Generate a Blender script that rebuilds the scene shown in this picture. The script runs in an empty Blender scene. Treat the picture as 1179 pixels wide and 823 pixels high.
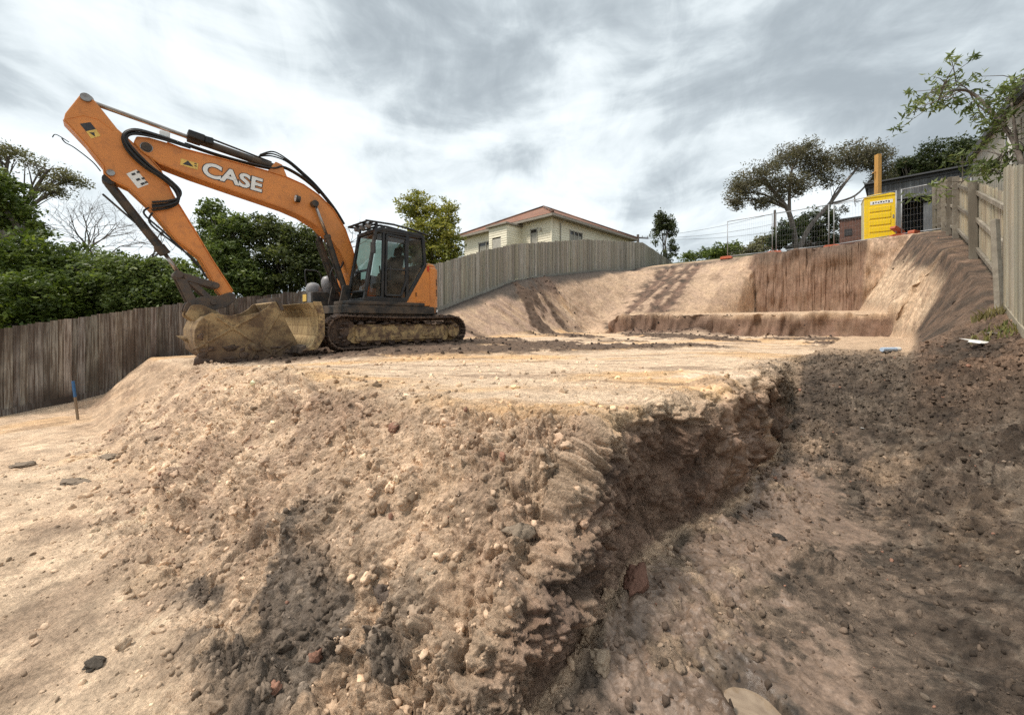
import bpy, math, random
import numpy as np
from mathutils import Vector, Matrix, Euler

R2 = math.sqrt(2.0)
C = bpy.context.scene.collection
random.seed(7)
rng = np.random.default_rng(11)
EYE = 0.62


# ------------------------------------------------------------------ tagging
def tag(o, label=None, cat=None, group=None, kind=None):
    if label: o['label'] = label
    if cat: o['category'] = cat
    if group: o['group'] = group
    if kind: o['kind'] = kind
    return o


def empty(name, loc=(0, 0, 0), rotz=0.0, label=None, cat=None, group=None):
    o = bpy.data.objects.new(name, None)
    o.empty_display_size = 0.3
    C.objects.link(o)
    o.location = loc
    o.rotation_euler = (0, 0, rotz)
    return tag(o, label, cat, group)


def copy_tree(o, parent=None):
    c = o.copy()
    C.objects.link(c)
    c.parent = parent
    for ch in list(o.children):
        copy_tree(ch, c)
    return c


def W(s, t, z=0.0):
    """site coordinates (s uphill, t across) to world"""
    return Vector(((s + t) / R2, (s - t) / R2, z))


# ------------------------------------------------------------------ noise
def _h(ix, iy, iz, seed):
    h = (ix.astype(np.uint32) * np.uint32(374761393)) ^ (iy.astype(np.uint32) * np.uint32(668265263)) ^ (iz.astype(np.uint32) * np.uint32(2246822519))
    h = h + np.uint32((seed * 3266489917) & 0xffffffff)
    h = (h ^ (h >> np.uint32(15))) * np.uint32(2246822519)
    h = (h ^ (h >> np.uint32(13))) * np.uint32(3266489917)
    h = h ^ (h >> np.uint32(16))
    return h


def _hf(ix, iy, iz, seed):
    return _h(ix, iy, iz, seed).astype(np.float32) / np.float32(4294967296.0)


def vnoise(x, y, z, seed=0):
    x = np.asarray(x, np.float32); y = np.asarray(y, np.float32); z = np.asarray(z, np.float32)
    x, y, z = np.broadcast_arrays(x, y, z)
    x0 = np.floor(x); y0 = np.floor(y); z0 = np.floor(z)
    fx = x - x0; fy = y - y0; fz = z - z0
    ix = x0.astype(np.int64); iy = y0.astype(np.int64); iz = z0.astype(np.int64)
    fx = fx * fx * (3 - 2 * fx); fy = fy * fy * (3 - 2 * fy); fz = fz * fz * (3 - 2 * fz)
    out = np.zeros(x.shape, np.float32)
    for a in (0, 1):
        wx = fx if a else 1 - fx
        for b in (0, 1):
            wy = fy if b else 1 - fy
            for c in (0, 1):
                wz = fz if c else 1 - fz
                out += wx * wy * wz * _hf(ix + a, iy + b, iz + c, seed)
    return out * 2 - 1


def fbm(x, y, z, f, octv=4, seed=0, gain=0.5):
    out = 0; amp = 1.0; tot = 0
    for o in range(octv):
        ca, sa = math.cos(0.7 + o * 1.3), math.sin(0.7 + o * 1.3)
        xx = (x * ca - y * sa) * f; yy = (x * sa + y * ca) * f
        out = out + amp * vnoise(xx + o * 17.3, yy - o * 9.1, z * f + 3.7 * o, seed + o)
        tot += amp
        amp *= gain; f *= 2.03
    return out / tot


def clods(x, y, z, f, seed=0, dens=0.7):
    """height of rounded lumps scattered in space, 0..1"""
    x = x * f; y = y * f; z = z * f
    ix = np.floor(x).astype(np.int64); iy = np.floor(y).astype(np.int64); iz = np.floor(z).astype(np.int64)
    best = np.zeros(x.shape, np.float32)
    for a in (-1, 0, 1):
        for b in (-1, 0, 1):
            for c in (-1, 0, 1):
                jx = ix + a; jy = iy + b; jz = iz + c
                h = _h(jx, jy, jz, seed)
                u = (h & np.uint32(1023)).astype(np.float32) / 1023
                v = ((h >> np.uint32(10)) & np.uint32(1023)).astype(np.float32) / 1023
                w = ((h >> np.uint32(20)) & np.uint32(1023)).astype(np.float32) / 1023
                h2 = _hf(jx, jy, jz, seed + 5)
                r = 0.35 + 0.55 * h2
                r = np.where(h2 < 1 - dens, 0.01, r)
                d2 = (jx + u - x) ** 2 + (jy + v - y) ** 2 + (jz + w - z) ** 2
                bmp = np.sqrt(np.maximum(0, 1 - d2 / (r * r))) * r
                best = np.maximum(best, bmp)
    return best


def sm(a, b, x):
    k = np.clip((x - a) / (b - a + 1e-9), 0, 1)
    return k * k * (3 - 2 * k)


def lin(a, b, x):
    return np.clip((x - a) / (b - a + 1e-9), 0, 1)


# ------------------------------------------------------------------ terrain heights (site coordinates)
def FL(s):   # ground along the long fence on the far side
    return np.interp(s, [-20, -1.9, .8, 4.3, 9, 13.2, 20, 25.9, 31, 60], [-1.7, -1.35, -.85, -.2, 1.1, 2.55, 3.6, 4.15, 3.8, 3.6])


def FR(s):   # ground along the fence by the trench
    return np.interp(s, [-20, -2, 2, 5, 7.9, 9.4, 12.7, 17.3, 22.5, 28, 60], [-1.3, -.95, -.65, -.15, .45, .85, 1.85, 3.05, 4.1, 5.0, 5.3])


def edge_s(t):
    return np.interp(t, [-13, -10, -6.6, -3.5, -2.6, -1.75, -1.2], [.45, .85, 1.4, 1.55, 1.65, 1.95, 2.2])


def toe_s(t):
    return np.interp(t, [-13, -10, -7, -3.5, -2.2, -1.2], [-.6, -.35, -.1, .25, .45, .7])


def base_z(s, t):
    """clean ground level; also returns masks"""
    pad = -.22 * sm(-5, -9.5, t) * sm(5, 1.5, s) + .14 * sm(8, 15, s)
    pad = pad + .03 * np.sin(t * 1.1 + s * .6) * sm(3, 8, s)
    ztr = np.interp(s, [-10, 1, 5, 5.6, 6.4, 7.4, 9, 13], [-1.08, -1.0, -.93, -.7, -.33, -.04, .1, .2])
    zlow = np.interp(t, [-14, -10, -6, -2.5, -1.5, 0], [-1.28, -1.2, -1.13, -1.05, -1.02, -1.02]) - .03 * sm(0, -4, s)
    k = sm(-2.2, -1.0, t)
    L = zlow * (1 - k) + ztr * k
    es = edge_s(t); ts = toe_s(t)
    F = lin(ts, es, s)
    F = np.where(F < .5, .5 * (2 * F) ** 1.25, 1 - .5 * (2 - 2 * F) ** 1.35)
    G = 1 - sm(-1.26, -1.06, t)
    apron = .08 * (1 - sm(-1.06, -.55, t)) * sm(-1.26, -1.1, t) * sm(.9, 1.8, s) * sm(6.3, 5, s)
    FG = F * G
    z = L + (pad - L) * FG + apron * (1 - FG)
    # upper floor behind the step
    bs = 15.0
    ben = sm(bs - .045, bs + .045, s) * sm(-9.4, -8.6, t)
    floor = z + ben * (.86 - z)
    floor = np.where((s > bs + .1), floor + sm(-9.4, -8.6, t) * lin(15.1, 22.4, s) * .22, floor)
    # back slope / cut wall
    toe = np.interp(t, [-13, -9.5, -8, -6.4, -5.6, -5.25, 3], [14.0, 15.2, 16.4, 18.6, 20.6, 22.42, 22.42])
    crest = np.interp(t, [-13, -6.6, -5.6, -5.2, 3], [24.2, 24, 23.2, 22.62, 22.62])
    B = lin(toe, crest, s)
    top = np.interp(s, [22, 24, 29, 34, 60, 120, 400], [3.98, 4.12, 4.95, 5.25, 4.6, 3.5, 2.0])
    z = floor + (top - floor) * B
    # bank up to the fence on the far side
    cl = -12.5
    tl = np.interp(s, [-20, 1, 4, 8, 14, 20], [-12.7, -12.4, -11.6, -10.3, -10.2, -10.2])
    Lb = sm(0, 1, lin(tl, cl, t)) * .5 + .5 * lin(tl, cl, t)
    zl = z + (FL(s) - z) * Lb
    z = np.where(FL(s) > z, zl, np.where(t < -12.5, z + (FL(s) - z) * sm(-12.5, -12.9, t), z))
    # bank up to the fence by the trench
    tr = np.interp(s, [-10, 5, 7, 9, 13.5, 15, 22.4, 24], [-.35, -.25, -.1, .05, .12, -.3, -1.35, -1.0])
    cr = np.interp(s, [-10, 6, 12, 22.5, 24], [1.05, 1.0, .92, .28, .3])
    Rb = lin(tr, cr, t)
    pw = np.interp(s, [5, 9], [1.9, 1.0])
    Rb = Rb ** pw
    z = z + (FR(s) - z) * Rb * np.where(FR(s) > z, 1, sm(.6, 1, t))
    # land beyond the fences
    out = sm(-14, -30, t)
    z = z * (1 - out) + out * np.interp(s, [-60, 0, 25, 60], [-1.5, -1.0, 3.0, 3.0])
    far = sm(60, 200, np.hypot(s, t))
    z = z * (1 - far) + far * .3
    return z, F, G, B, ben, Lb, Rb


def gz(x, y):
    s = (x + y) / R2; t = (x - y) / R2
    return float(base_z(np.array([s]), np.array([t]))[0][0])


# ------------------------------------------------------------------ materials
def nt(name):
    m = bpy.data.materials.new(name)
    m.use_nodes = True
    n = m.node_tree.nodes; l = m.node_tree.links
    return m, n, l, n['Principled BSDF']


def ramp(n, l, fac, stops, interp='LINEAR'):
    r = n.new('ShaderNodeValToRGB')
    r.color_ramp.interpolation = interp
    e = r.color_ramp.elements
    while len(e) < len(stops): e.new(.5)
    for k, (p, c) in enumerate(stops):
        e[k].position = p
        e[k].color = (c, c, c, 1) if not hasattr(c, '__len__') else (*c[:3], 1)
    l.new(fac, r.inputs[0])
    return r.outputs[0]


def noise(n, l, scale, detail=5, rough=.6, vec=None, coord='Object', stretch=None, dist=0):
    tc = n.new('ShaderNodeTexCoord')
    v = vec or tc.outputs[coord]
    if stretch:
        mp = n.new('ShaderNodeMapping'); mp.inputs['Scale'].default_value = stretch
        l.new(v, mp.inputs[0]); v = mp.outputs[0]
    x = n.new('ShaderNodeTexNoise')
    x.inputs['Scale'].default_value = scale
    x.inputs['Detail'].default_value = detail
    x.inputs['Roughness'].default_value = rough
    x.inputs['Distortion'].default_value = dist
    l.new(v, x.inputs['Vector'])
    return x.outputs[0]


def mixc(n, l, fac, a, b, mode='MIX'):
    m = n.new('ShaderNodeMix'); m.data_type = 'RGBA'; m.blend_type = mode
    for sock, v in ((m.inputs['Factor'], fac), (m.inputs['A'], a), (m.inputs['B'], b)):
        pass
    fi = m.inputs[0]; ai = m.inputs[6]; bi = m.inputs[7]
    for sock, v in ((fi, fac), (ai, a), (bi, b)):
        if hasattr(v, 'is_linked'): l.new(v, sock)
        elif hasattr(v, '__len__'): sock.default_value = (*v[:3], 1)
        else: sock.default_value = v
    return m.outputs[2]


def attr(n, name, out='Fac'):
    a = n.new('ShaderNodeAttribute'); a.attribute_name = name
    return a.outputs[out]


def bump(n, l, bsdf, h, strength=.5, dist=.01):
    b = n.new('ShaderNodeBump')
    b.inputs['Strength'].default_value = strength
    b.inputs['Distance'].default_value = dist
    l.new(h, b.inputs['Height'])
    l.new(b.outputs[0], bsdf.inputs['Normal'])
    return b


def worn(name, base, second, scale=6, lo=.45, hi=.65, rough=.6, rough2=.85, metal=0, bstr=.2, bdist=.004, stretch=None, tint=True, third=None, zmud=None, detail=6, spec=.4):
    """two tone weathered surface: base paint with a second colour (dirt, wear) in noise patches"""
    m, n, l, b = nt(name)
    f = ramp(n, l, noise(n, l, scale, detail, .65, stretch=stretch), [(lo, 0), (hi, 1)])
    c = mixc(n, l, f, base, second)
    if third:
        f3 = ramp(n, l, noise(n, l, scale * 3.1, 5, .7, stretch=stretch, dist=.5), [(.52, 0), (.66, 1)])
        c = mixc(n, l, f3, c, third)
    if zmud:   # mud that reaches up to a height, ragged by noise
        z0, z1, mc = zmud
        tc = n.new('ShaderNodeTexCoord'); sp = n.new('ShaderNodeSeparateXYZ'); l.new(tc.outputs['Object'], sp.inputs[0])
        ad = n.new('ShaderNodeMath'); ad.operation = 'MULTIPLY_ADD'
        l.new(noise(n, l, 5, 6, .7), ad.inputs[0]); ad.inputs[1].default_value = .9 * (z1 - z0) ; l.new(sp.outputs[2], ad.inputs[2])
        mr = n.new('ShaderNodeMapRange'); l.new(ad.outputs[0], mr.inputs[0])
        mr.inputs[1].default_value = z0 + .45 * (z1 - z0); mr.inputs[2].default_value = z1 + .25 * (z1 - z0)
        mr.inputs[3].default_value = 1; mr.inputs[4].default_value = 0
        c = mixc(n, l, mr.outputs[0], c, mc)
    if tint:
        c = mixc(n, l, 1.0, c, attr(n, 'tint', 'Color'), 'MULTIPLY')
    l.new(c, b.inputs['Base Color'])
    rr = ramp(n, l, f, [(0, rough), (1, rough2)])
    l.new(rr, b.inputs['Roughness'])
    b.inputs['Metallic'].default_value = metal
    b.inputs['Specular IOR Level'].default_value = spec
    if bstr: bump(n, l, b, noise(n, l, scale * 6, 6, .7, stretch=stretch), bstr, bdist)
    return m


M = {}
# excavator
M['orange'] = worn('orange_paint', (.66, .245, .058), (.48, .19, .062), 1.8, .45, .8, .36, .62, bstr=.08, third=(.50, .19, .055))
M['orange_dirty'] = worn('dirty_orange_paint', (.56, .20, .045), (.25, .13, .06), 3.0, .42, .72, .5, .9, bstr=.2)
M['black'] = worn('black_paint', (.016, .017, .019), (.05, .044, .038), 3.5, .45, .75, .38, .8, bstr=.08)
M['blackmud'] = worn('muddy_black_paint', (.02, .02, .02), (.10, .075, .055), 4, .4, .6, .5, .95, bstr=.4)
M['rubber'] = worn('black_hose_rubber', (.013, .013, .014), (.04, .035, .03), 9, .5, .7, .5, .8, bstr=.1)
M['trackmud'] = worn('muddy_track_steel', (.075, .048, .036), (.15, .10, .07), 7, .4, .6, .6, .98, bstr=1.0, bdist=.03, third=(.035, .024, .02))
M['sand'] = worn('muddy_yellow_frame', (.46, .32, .15), (.15, .095, .06), 5, .38, .58, .6, .95, bstr=.6, bdist=.01, third=(.07, .045, .03), zmud=None)
M['bucket'] = worn('clay_covered_bucket', (.36, .25, .125), (.13, .085, .052), 3.5, .42, .62, .7, .95, bstr=.8, bdist=.02, third=(.17, .11, .06), zmud=(-.2, .75, (.085, .052, .036)))
M['blade'] = worn('clay_covered_blade', (.50, .37, .19), (.33, .23, .12), 3.0, .42, .62, .7, .95, bstr=.7, bdist=.012, stretch=(3, 3, .6), third=(.2, .13, .07), zmud=(-.1, .25, (.12, .075, .045)))
M['linkage'] = worn('dark_muddy_linkage', (.055, .045, .04), (.12, .085, .06), 6, .4, .65, .5, .9, bstr=.5)
M['chrome'] = worn('cylinder_rod', (.36, .32, .29), (.22, .15, .11), 4, .5, .8, .25, .5, metal=.8, bstr=0)
M['steel'] = worn('worn_steel', (.30, .29, .28), (.18, .15, .13), 8, .45, .65, .35, .6, metal=.7)
M['greycap'] = worn('grey_plastic', (.24, .235, .24), (.13, .12, .115), 6, .5, .7, .4, .7)
M['white'] = worn('white_paint', (.78, .78, .76), (.5, .46, .42), 14, .55, .8, .5, .7, bstr=0)
M['decaldark'] = worn('dark_decal', (.03, .03, .035), (.06, .06, .06), 9, .5, .7, .5, .6, bstr=0)
M['decalyellow'] = worn('yellow_decal', (.75, .50, .12), (.5, .35, .12), 20, .5, .75, .5, .7, bstr=0)
M['seat'] = worn('black_seat_fabric', (.02, .02, .022), (.03, .03, .03), 30, .4, .6, .9, .95)
M['lamp'] = worn('lamp_lens', (.7, .72, .74), (.55, .55, .55), 9, .5, .7, .15, .3, bstr=0)
M['redlens'] = worn('red_reflector', (.55, .05, .03), (.4, .05, .03), 9, .5, .7, .25, .4, bstr=0)


def glass_mat(name, tint, spec=.5):
    m, n, l, b = nt(name)
    n.remove(b)
    out = [x for x in n if x.type == 'OUTPUT_MATERIAL'][0]
    tr = n.new('ShaderNodeBsdfTransparent'); tr.inputs[0].default_value = (*tint, 1)
    gl = n.new('ShaderNodeBsdfGlossy'); gl.inputs['Roughness'].default_value = .04
    fr = n.new('ShaderNodeFresnel'); fr.inputs[0].default_value = 1.55
    df = n.new('ShaderNodeBsdfDiffuse'); df.inputs[0].default_value = (.28, .24, .2, 1)
    mx = n.new('ShaderNodeMixShader'); l.new(fr.outputs[0], mx.inputs[0]); l.new(tr.outputs[0], mx.inputs[1]); l.new(gl.outputs[0], mx.inputs[2])
    m2 = n.new('ShaderNodeMixShader')
    l.new(ramp(n, l, noise(n, l, 4, 6, .7), [(.45, .04), (.8, .3)]), m2.inputs[0])
    l.new(mx.outputs[0], m2.inputs[1]); l.new(df.outputs[0], m2.inputs[2])
    l.new(m2.outputs[0], out.inputs[0])
    return m


M['glass'] = glass_mat('tinted_cab_glass', (.42, .52, .48))
M['glassdark'] = glass_mat('dark_cab_glass', (.2, .24, .23))
m, n, l, b = nt('house_window_glass')
b.inputs['Base Color'].default_value = (.035, .03, .028, 1); b.inputs['Roughness'].default_value = .12
M['window'] = m

# site and neighbours
def wood(name, a, b2, c2, scale=3, sv=(12, 12, .45)):
    m, n, l, b = nt(name)
    f = ramp(n, l, noise(n, l, scale, 6, .65, stretch=sv), [(.43, 0), (.57, 1)])
    c = mixc(n, l, f, a, b2)
    f2 = ramp(n, l, noise(n, l, .9, 4, .6, stretch=(1.4, 1.4, .8)), [(.42, 0), (.66, 1)])
    c = mixc(n, l, f2, c, c2)
    c = mixc(n, l, 1.0, c, attr(n, 'tint', 'Color'), 'MULTIPLY')
    l.new(c, b.inputs['Base Color']); b.inputs['Roughness'].default_value = .9
    b.inputs['Specular IOR Level'].default_value = .2
    bump(n, l, b, noise(n, l, 12, 6, .7, stretch=(5, 5, .4)), .6, .006)
    return m


M['paling_dark'] = wood('weathered_dark_palings', (.28, .255, .23), (.115, .09, .074), (.07, .054, .045))
M['paling_grey'] = wood('weathered_grey_palings', (.37, .355, .31), (.235, .215, .18), (.30, .28, .23))
M['paling_right'] = wood('pale_new_palings', (.40, .355, .27), (.31, .265, .19), (.30, .28, .23))
M['rail'] = wood('grey_fence_rail', (.30, .27, .22), (.21, .185, .15), (.16, .14, .11), sv=(2, 2, 2))
M['greycolor'] = wood('grey_cladding_sheet', (.17, .175, .18), (.13, .135, .14), (.1, .1, .105), sv=(9, 9, .8))
M['weatherboard'] = worn('cream_weatherboard', (.86, .79, .62), (.76, .69, .53), 1.5, .45, .7, .6, .7, bstr=0)
M['trim'] = worn('window_trim', (.45, .42, .36), (.35, .32, .28), 5, .45, .7, .6, .7, bstr=0)
M['gutter'] = worn('house_gutter', (.30, .26, .21), (.22, .19, .16), 5, .45, .7, .6, .7, bstr=0)
M['fibro'] = worn('fibro_wall', (.36, .34, .29), (.29, .27, .23), 2, .45, .7, .8, .8, bstr=.1)
M['roofdark'] = worn('dark_roof_sheet', (.045, .047, .052), (.07, .07, .07), 3, .45, .7, .6, .8)
M['brick'] = worn('brown_brick', (.15, .075, .055), (.10, .06, .05), 8, .45, .6, .9, .95)
M['yellow'] = worn('yellow_plastic', (.84, .58, .012), (.78, .50, .012), 3, .5, .75, .35, .5, bstr=.05)
M['cream'] = worn('cream_plastic', (.62, .55, .32), (.5, .43, .22), 5, .5, .75, .5, .6, bstr=.05)
M['postorange'] = worn('treated_pine_post', (.50, .27, .075), (.40, .21, .06), 3, .45, .7, .8, .85, stretch=(6, 6, .5))
M['galv'] = worn('galvanised_tube', (.36, .37, .38), (.26, .27, .28), 9, .45, .7, .45, .6, metal=.3, bstr=0)
M['safety'] = worn('orange_plastic_block', (.50, .12, .055), (.36, .11, .06), 9, .45, .7, .6, .7)
M['pole'] = worn('dark_timber_pole', (.06, .05, .045), (.09, .075, .06), 4, .45, .7, .9, .9)
M['blue'] = worn('blue_spray_paint', (.025, .10, .24), (.06, .11, .18), 20, .45, .7, .8, .9)
M['stake'] = wood('grey_stake_timber', (.24, .18, .12), (.17, .12, .08), (.2, .15, .1))
M['paper'] = worn('white_litter', (.78, .77, .74), (.6, .57, .52), 20, .5, .7, .7, .8)
M['tubeblue'] = worn('pale_blue_plastic', (.45, .55, .68), (.4, .48, .6), 20, .5, .7, .4, .5)

m, n, l, b = nt('house_roof_tiles')
tc = n.new('ShaderNodeTexCoord')
br = n.new('ShaderNodeTexBrick'); br.inputs['Scale'].default_value = 1; br.inputs['Brick Width'].default_value = .3; br.inputs['Row Height'].default_value = .32
br.inputs['Mortar Size'].default_value = .03; br.inputs['Color1'].default_value = (.34, .135, .07, 1); br.inputs['Color2'].default_value = (.22, .09, .05, 1); br.inputs['Mortar'].default_value = (.05, .03, .022, 1)
l.new(tc.outputs['UV'], br.inputs['Vector'])
f = ramp(n, l, noise(n, l, .8, 5, .7), [(.4, 0), (.65, 1)])
l.new(mixc(n, l, f, br.outputs[0], (.24, .125, .08)), b.inputs['Base Color'])
b.inputs['Roughness'].default_value = .85
M['tiles'] = m


# ------------------------------------------------------------------ mesh builder
class MB:
    def __init__(s): s.v = []; s.f = []; s.t = []

    def add(s, vs, fs, tint=1.0):
        o = len(s.v)
        s.v += [tuple(v) for v in vs]
        for f in fs: s.f.append([i + o for i in f]); s.t.append(tint)
        return s

    def box(s, c, d, rot=None, tint=1.0, taper=1.0):
        x, y, z = d[0] / 2, d[1] / 2, d[2] / 2
        vs = [Vector((a * x * (taper if e > 0 else 1), b * y * (taper if e > 0 else 1), e * z)) for e in (-1, 1) for a, b in ((-1, -1), (1, -1), (1, 1), (-1, 1))]
        if rot is not None:
            vs = [rot @ v for v in vs]
        c = Vector(c)
        return s.add([v + c for v in vs], [(3, 2, 1, 0), (4, 5, 6, 7), (0, 1, 5, 4), (1, 2, 6, 5), (2, 3, 7, 6), (3, 0, 4, 7)], tint)

    def bar(s, a, b, w, h, up=(0, 0, 1), tint=1.0):
        """box beam from a to b, w wide sideways, h along up"""
        a = Vector(a); b = Vector(b); d = b - a; L = d.length; d.normalize()
        u = Vector(up); sd = d.cross(u)
        if sd.length < 1e-4: u = Vector((1, 0, 0)); sd = d.cross(u)
        sd.normalize(); u = sd.cross(d).normalized()
        rot = Matrix((d, sd, u)).transposed()
        return s.box((a + b) / 2, (L, w, h), rot, tint)

    def prism(s, poly, y0, y1, tint=1.0, axes='xz'):
        n = len(poly)
        ar = sum(poly[i][0] * poly[(i + 1) % n][1] - poly[(i + 1) % n][0] * poly[i][1] for i in range(n))
        P = list(poly) if ar > 0 else list(poly)[::-1]
        if axes == 'xz':
            vs = [(p[0], y1, p[1]) for p in P] + [(p[0], y0, p[1]) for p in P]
            fs = [tuple(range(n))[::-1], tuple(range(n, 2 * n))]
            fs += [(i, (i + 1) % n, n + (i + 1) % n, n + i) for i in range(n)]
        else:
            vs = [(p[0], p[1], y0) for p in P] + [(p[0], p[1], y1) for p in P]
            fs = [tuple(range(n))[::-1], tuple(range(n, 2 * n))]
            fs += [(i, (i + 1) % n, n + (i + 1) % n, n + i) for i in range(n)]
        return s.add(vs, fs, tint)

    def tube(s, pts, r, n=8, tint=1.0, cap=True):
        pts = [Vector(p) for p in pts]
        rs = r if hasattr(r, '__len__') else [r] * len(pts)
        rings = []; prev = None
        for i, p in enumerate(pts):
            d = (pts[min(i + 1, len(pts) - 1)] - pts[max(i - 1, 0)]).normalized()
            if prev is None:
                a = d.cross(Vector((0, 0, 1)))
                if a.length < 1e-3: a = d.cross(Vector((1, 0, 0)))
            else:
                a = prev - d * prev.dot(d)
            a.normalize(); prev = a; b = d.cross(a)
            rings.append([p + (a * math.cos(k * 2 * math.pi / n) + b * math.sin(k * 2 * math.pi / n)) * rs[i] for k in range(n)])
        vs = [v for rg in rings for v in rg]; fs = []
        for i in range(len(pts) - 1):
            for k in range(n):
                fs.append((i * n + k, i * n + (k + 1) % n, (i + 1) * n + (k + 1) % n, (i + 1) * n + k))
        if cap:
            fs.append(tuple(range(n))[::-1]); fs.append(tuple((len(pts) - 1) * n + k for k in range(n)))
        return s.add(vs, fs, tint)

    def build(s, name, m, parent=None, smooth=False, bevel=0, seg=2, auto=None):
        me = bpy.data.meshes.new(name)
        me.from_pydata(s.v, [], s.f)
        a = me.attributes.new('tint', 'FLOAT_COLOR', 'FACE')
        tl = []
        for t in s.t:
            tl += ([t, t, t, 1] if not hasattr(t, '__len__') else [*t, 1])
        a.data.foreach_set('color', tl)
        me.materials.append(m if not isinstance(m, str) else M[m])
        if smooth: me.polygons.foreach_set('use_smooth', [True] * len(me.polygons))
        me.update()
        o = bpy.data.objects.new(name, me)
        C.objects.link(o)
        o.parent = parent
        if bevel:
            b = o.modifiers.new('b', 'BEVEL'); b.width = bevel; b.segments = seg; b.limit_method = 'ANGLE'; b.angle_limit = math.radians(35)
            b.harden_normals = False
        return o


def spline(pts, k=6):
    pts = [Vector(p) for p in pts]
    out = []
    P = [pts[0]] + pts + [pts[-1]]
    for i in range(1, len(P) - 2):
        for j in range(k):
            u = j / k
            a, b, c, d = P[i - 1], P[i], P[i + 1], P[i + 2]
            out.append(.5 * ((2 * b) + (c - a) * u + (2 * a - 5 * b + 4 * c - d) * u * u + (3 * b - 3 * c + d - a) * u ** 3))
    out.append(pts[-1])
    return out


def np_mesh(name, V, Q, m, parent=None, smooth=False, attrs=None):
    me = bpy.data.meshes.new(name)
    k = Q.shape[1]
    me.vertices.add(len(V)); me.vertices.foreach_set('co', V.astype(np.float32).ravel())
    me.loops.add(Q.size); me.loops.foreach_set('vertex_index', Q.astype(np.int32).ravel())
    me.polygons.add(len(Q)); me.polygons.foreach_set('loop_start', np.arange(0, Q.size, k, dtype=np.int32))
    if smooth: me.polygons.foreach_set('use_smooth', np.ones(len(Q), bool))
    for nm, typ, dom, arr in (attrs or []):
        a = me.attributes.new(nm, typ, dom)
        a.data.foreach_set('color' if 'COLOR' in typ else 'value', arr.astype(np.float32).ravel())
    me.materials.append(m)
    me.update(calc_edges=True)
    me.validate()
    o = bpy.data.objects.new(name, me); C.objects.link(o); o.parent = parent
    return o


def text_mesh(name, body, size, m, parent, mat4, offset=0.0, depth=.003, xs=1.0):
    cu = bpy.data.curves.new(name, 'FONT'); cu.body = body; cu.size = size; cu.offset = offset; cu.extrude = depth
    cu.align_x = 'CENTER'; cu.align_y = 'CENTER'; cu.resolution_u = 4
    o = bpy.data.objects.new(name + '_tmp', cu); C.objects.link(o)
    bpy.context.view_layer.update()
    me = bpy.data.meshes.new_from_object(o.evaluated_get(bpy.context.evaluated_depsgraph_get()))
    bpy.data.objects.remove(o)
    me.transform(Matrix.Diagonal((xs, 1, 1, 1)))
    me.transform(mat4)
    a = me.attributes.new('tint', 'FLOAT_COLOR', 'FACE'); a.data.foreach_set('color', [1.0] * 4 * len(me.polygons))
    me.materials.clear(); me.materials.append(m)
    me.name = name
    r = bpy.data.objects.new(name, me); C.objects.link(r); r.parent = parent
    return r


# ------------------------------------------------------------------ GROUND
def axis(knots):
    """knots: (position, spacing) -> graded coordinates"""
    out = [knots[0][0]]
    pos = np.array([k[0] for k in knots]); sp = np.array([k[1] for k in knots])
    while out[-1] < knots[-1][0]:
        out.append(out[-1] + float(np.interp(out[-1], pos, sp)))
    return np.array(out)


Q = 1.0
sa = axis([(-400, 60), (-40, 8), (-6, .3), (-2.2, .035), (-1.2, .013), (-.3, .009), (.1, .0068), (2.1, .0068), (2.6, .009), (4, .014), (6.5, .026), (9, .04), (14.6, .06), (14.86, .012), (15.14, .012), (15.4, .07),
           (22.3, .09), (22.38, .014), (22.66, .014), (22.8, .09), (26, .15), (40, 1.5), (400, 60)])
ta = axis([(-400, 60), (-60, 8), (-14, .3), (-12.9, .05), (-9, .032), (-6, .022), (-4, .012), (-3, .0085), (-2.4, .0068), (-1.34, .0068), (-1.29, .0022), (-1.03, .0022), (-.98, .009), (.0, .012), (1.1, .02), (1.6, .1), (4, .6), (40, 8), (400, 60)])
S, T = np.meshgrid(sa, ta, indexing='ij')
shape = S.shape
S = S.ravel(); T = T.ravel()
z, F, G, B, ben, Lb, Rb = base_z(S, T)
# ragged edges: move whole cliff lines sideways
w1 = .16 * vnoise(S * 1.1, S * 0 + 3.3, S * 0, 5) + (.07 * vnoise(S * 3.7, S * 0, S * 0, 6) + .035 * vnoise(S * 9, z * 6, S * 0, 7)) * sm(2.3, 2.9, S)
win = np.exp(-((T + 1.16) / .55) ** 2) * sm(1.2, 2.0, S) * sm(7.4, 6.0, S)
Tt = T + w1 * win
w2 = .10 * vnoise(T * .9, T * 0, T * 0, 8) + .10 * vnoise(T * 2.6, z * 2, T * 0, 9) + .05 * vnoise(T * 7, z * 3, T * 0, 10)
Ss = S + w2 * (np.exp(-((S - 15) / .5) ** 2) + np.exp(-((S - 22.5) / .8) ** 2))
steep = sm(.0, .04, G) * sm(.995, .85, G) * sm(.8, 1.4, S) * sm(6.4, 5.6, S)
# undercut and hollows in the trench face
under = .045 * sm(1.9, 2.6, S) * sm(-.15, -.45, z) * sm(-1.0, -.7, z) * steep
cave = .20 * np.exp(-((z + .66) / .17) ** 2) * np.exp(-((S - 2.3) / .24) ** 2) * steep
cave2 = .26 * np.exp(-((z + .34) / .16) ** 2) * np.exp(-((S - 5.5) / .25) ** 2) * steep
Tt = Tt - (under + cave + cave2)
pile = np.exp(-((S - 14.75) / .45) ** 2 - ((T + 5.4) / .9) ** 2) + .7 * np.exp(-((S - 14.85) / .35) ** 2 - ((T + 7.6) / .6) ** 2)
z = z + .20 * pile * (1 + .6 * vnoise(S * 4, T * 4, S * 0, 26)) * sm(15.1, 14.95, S)
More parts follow.
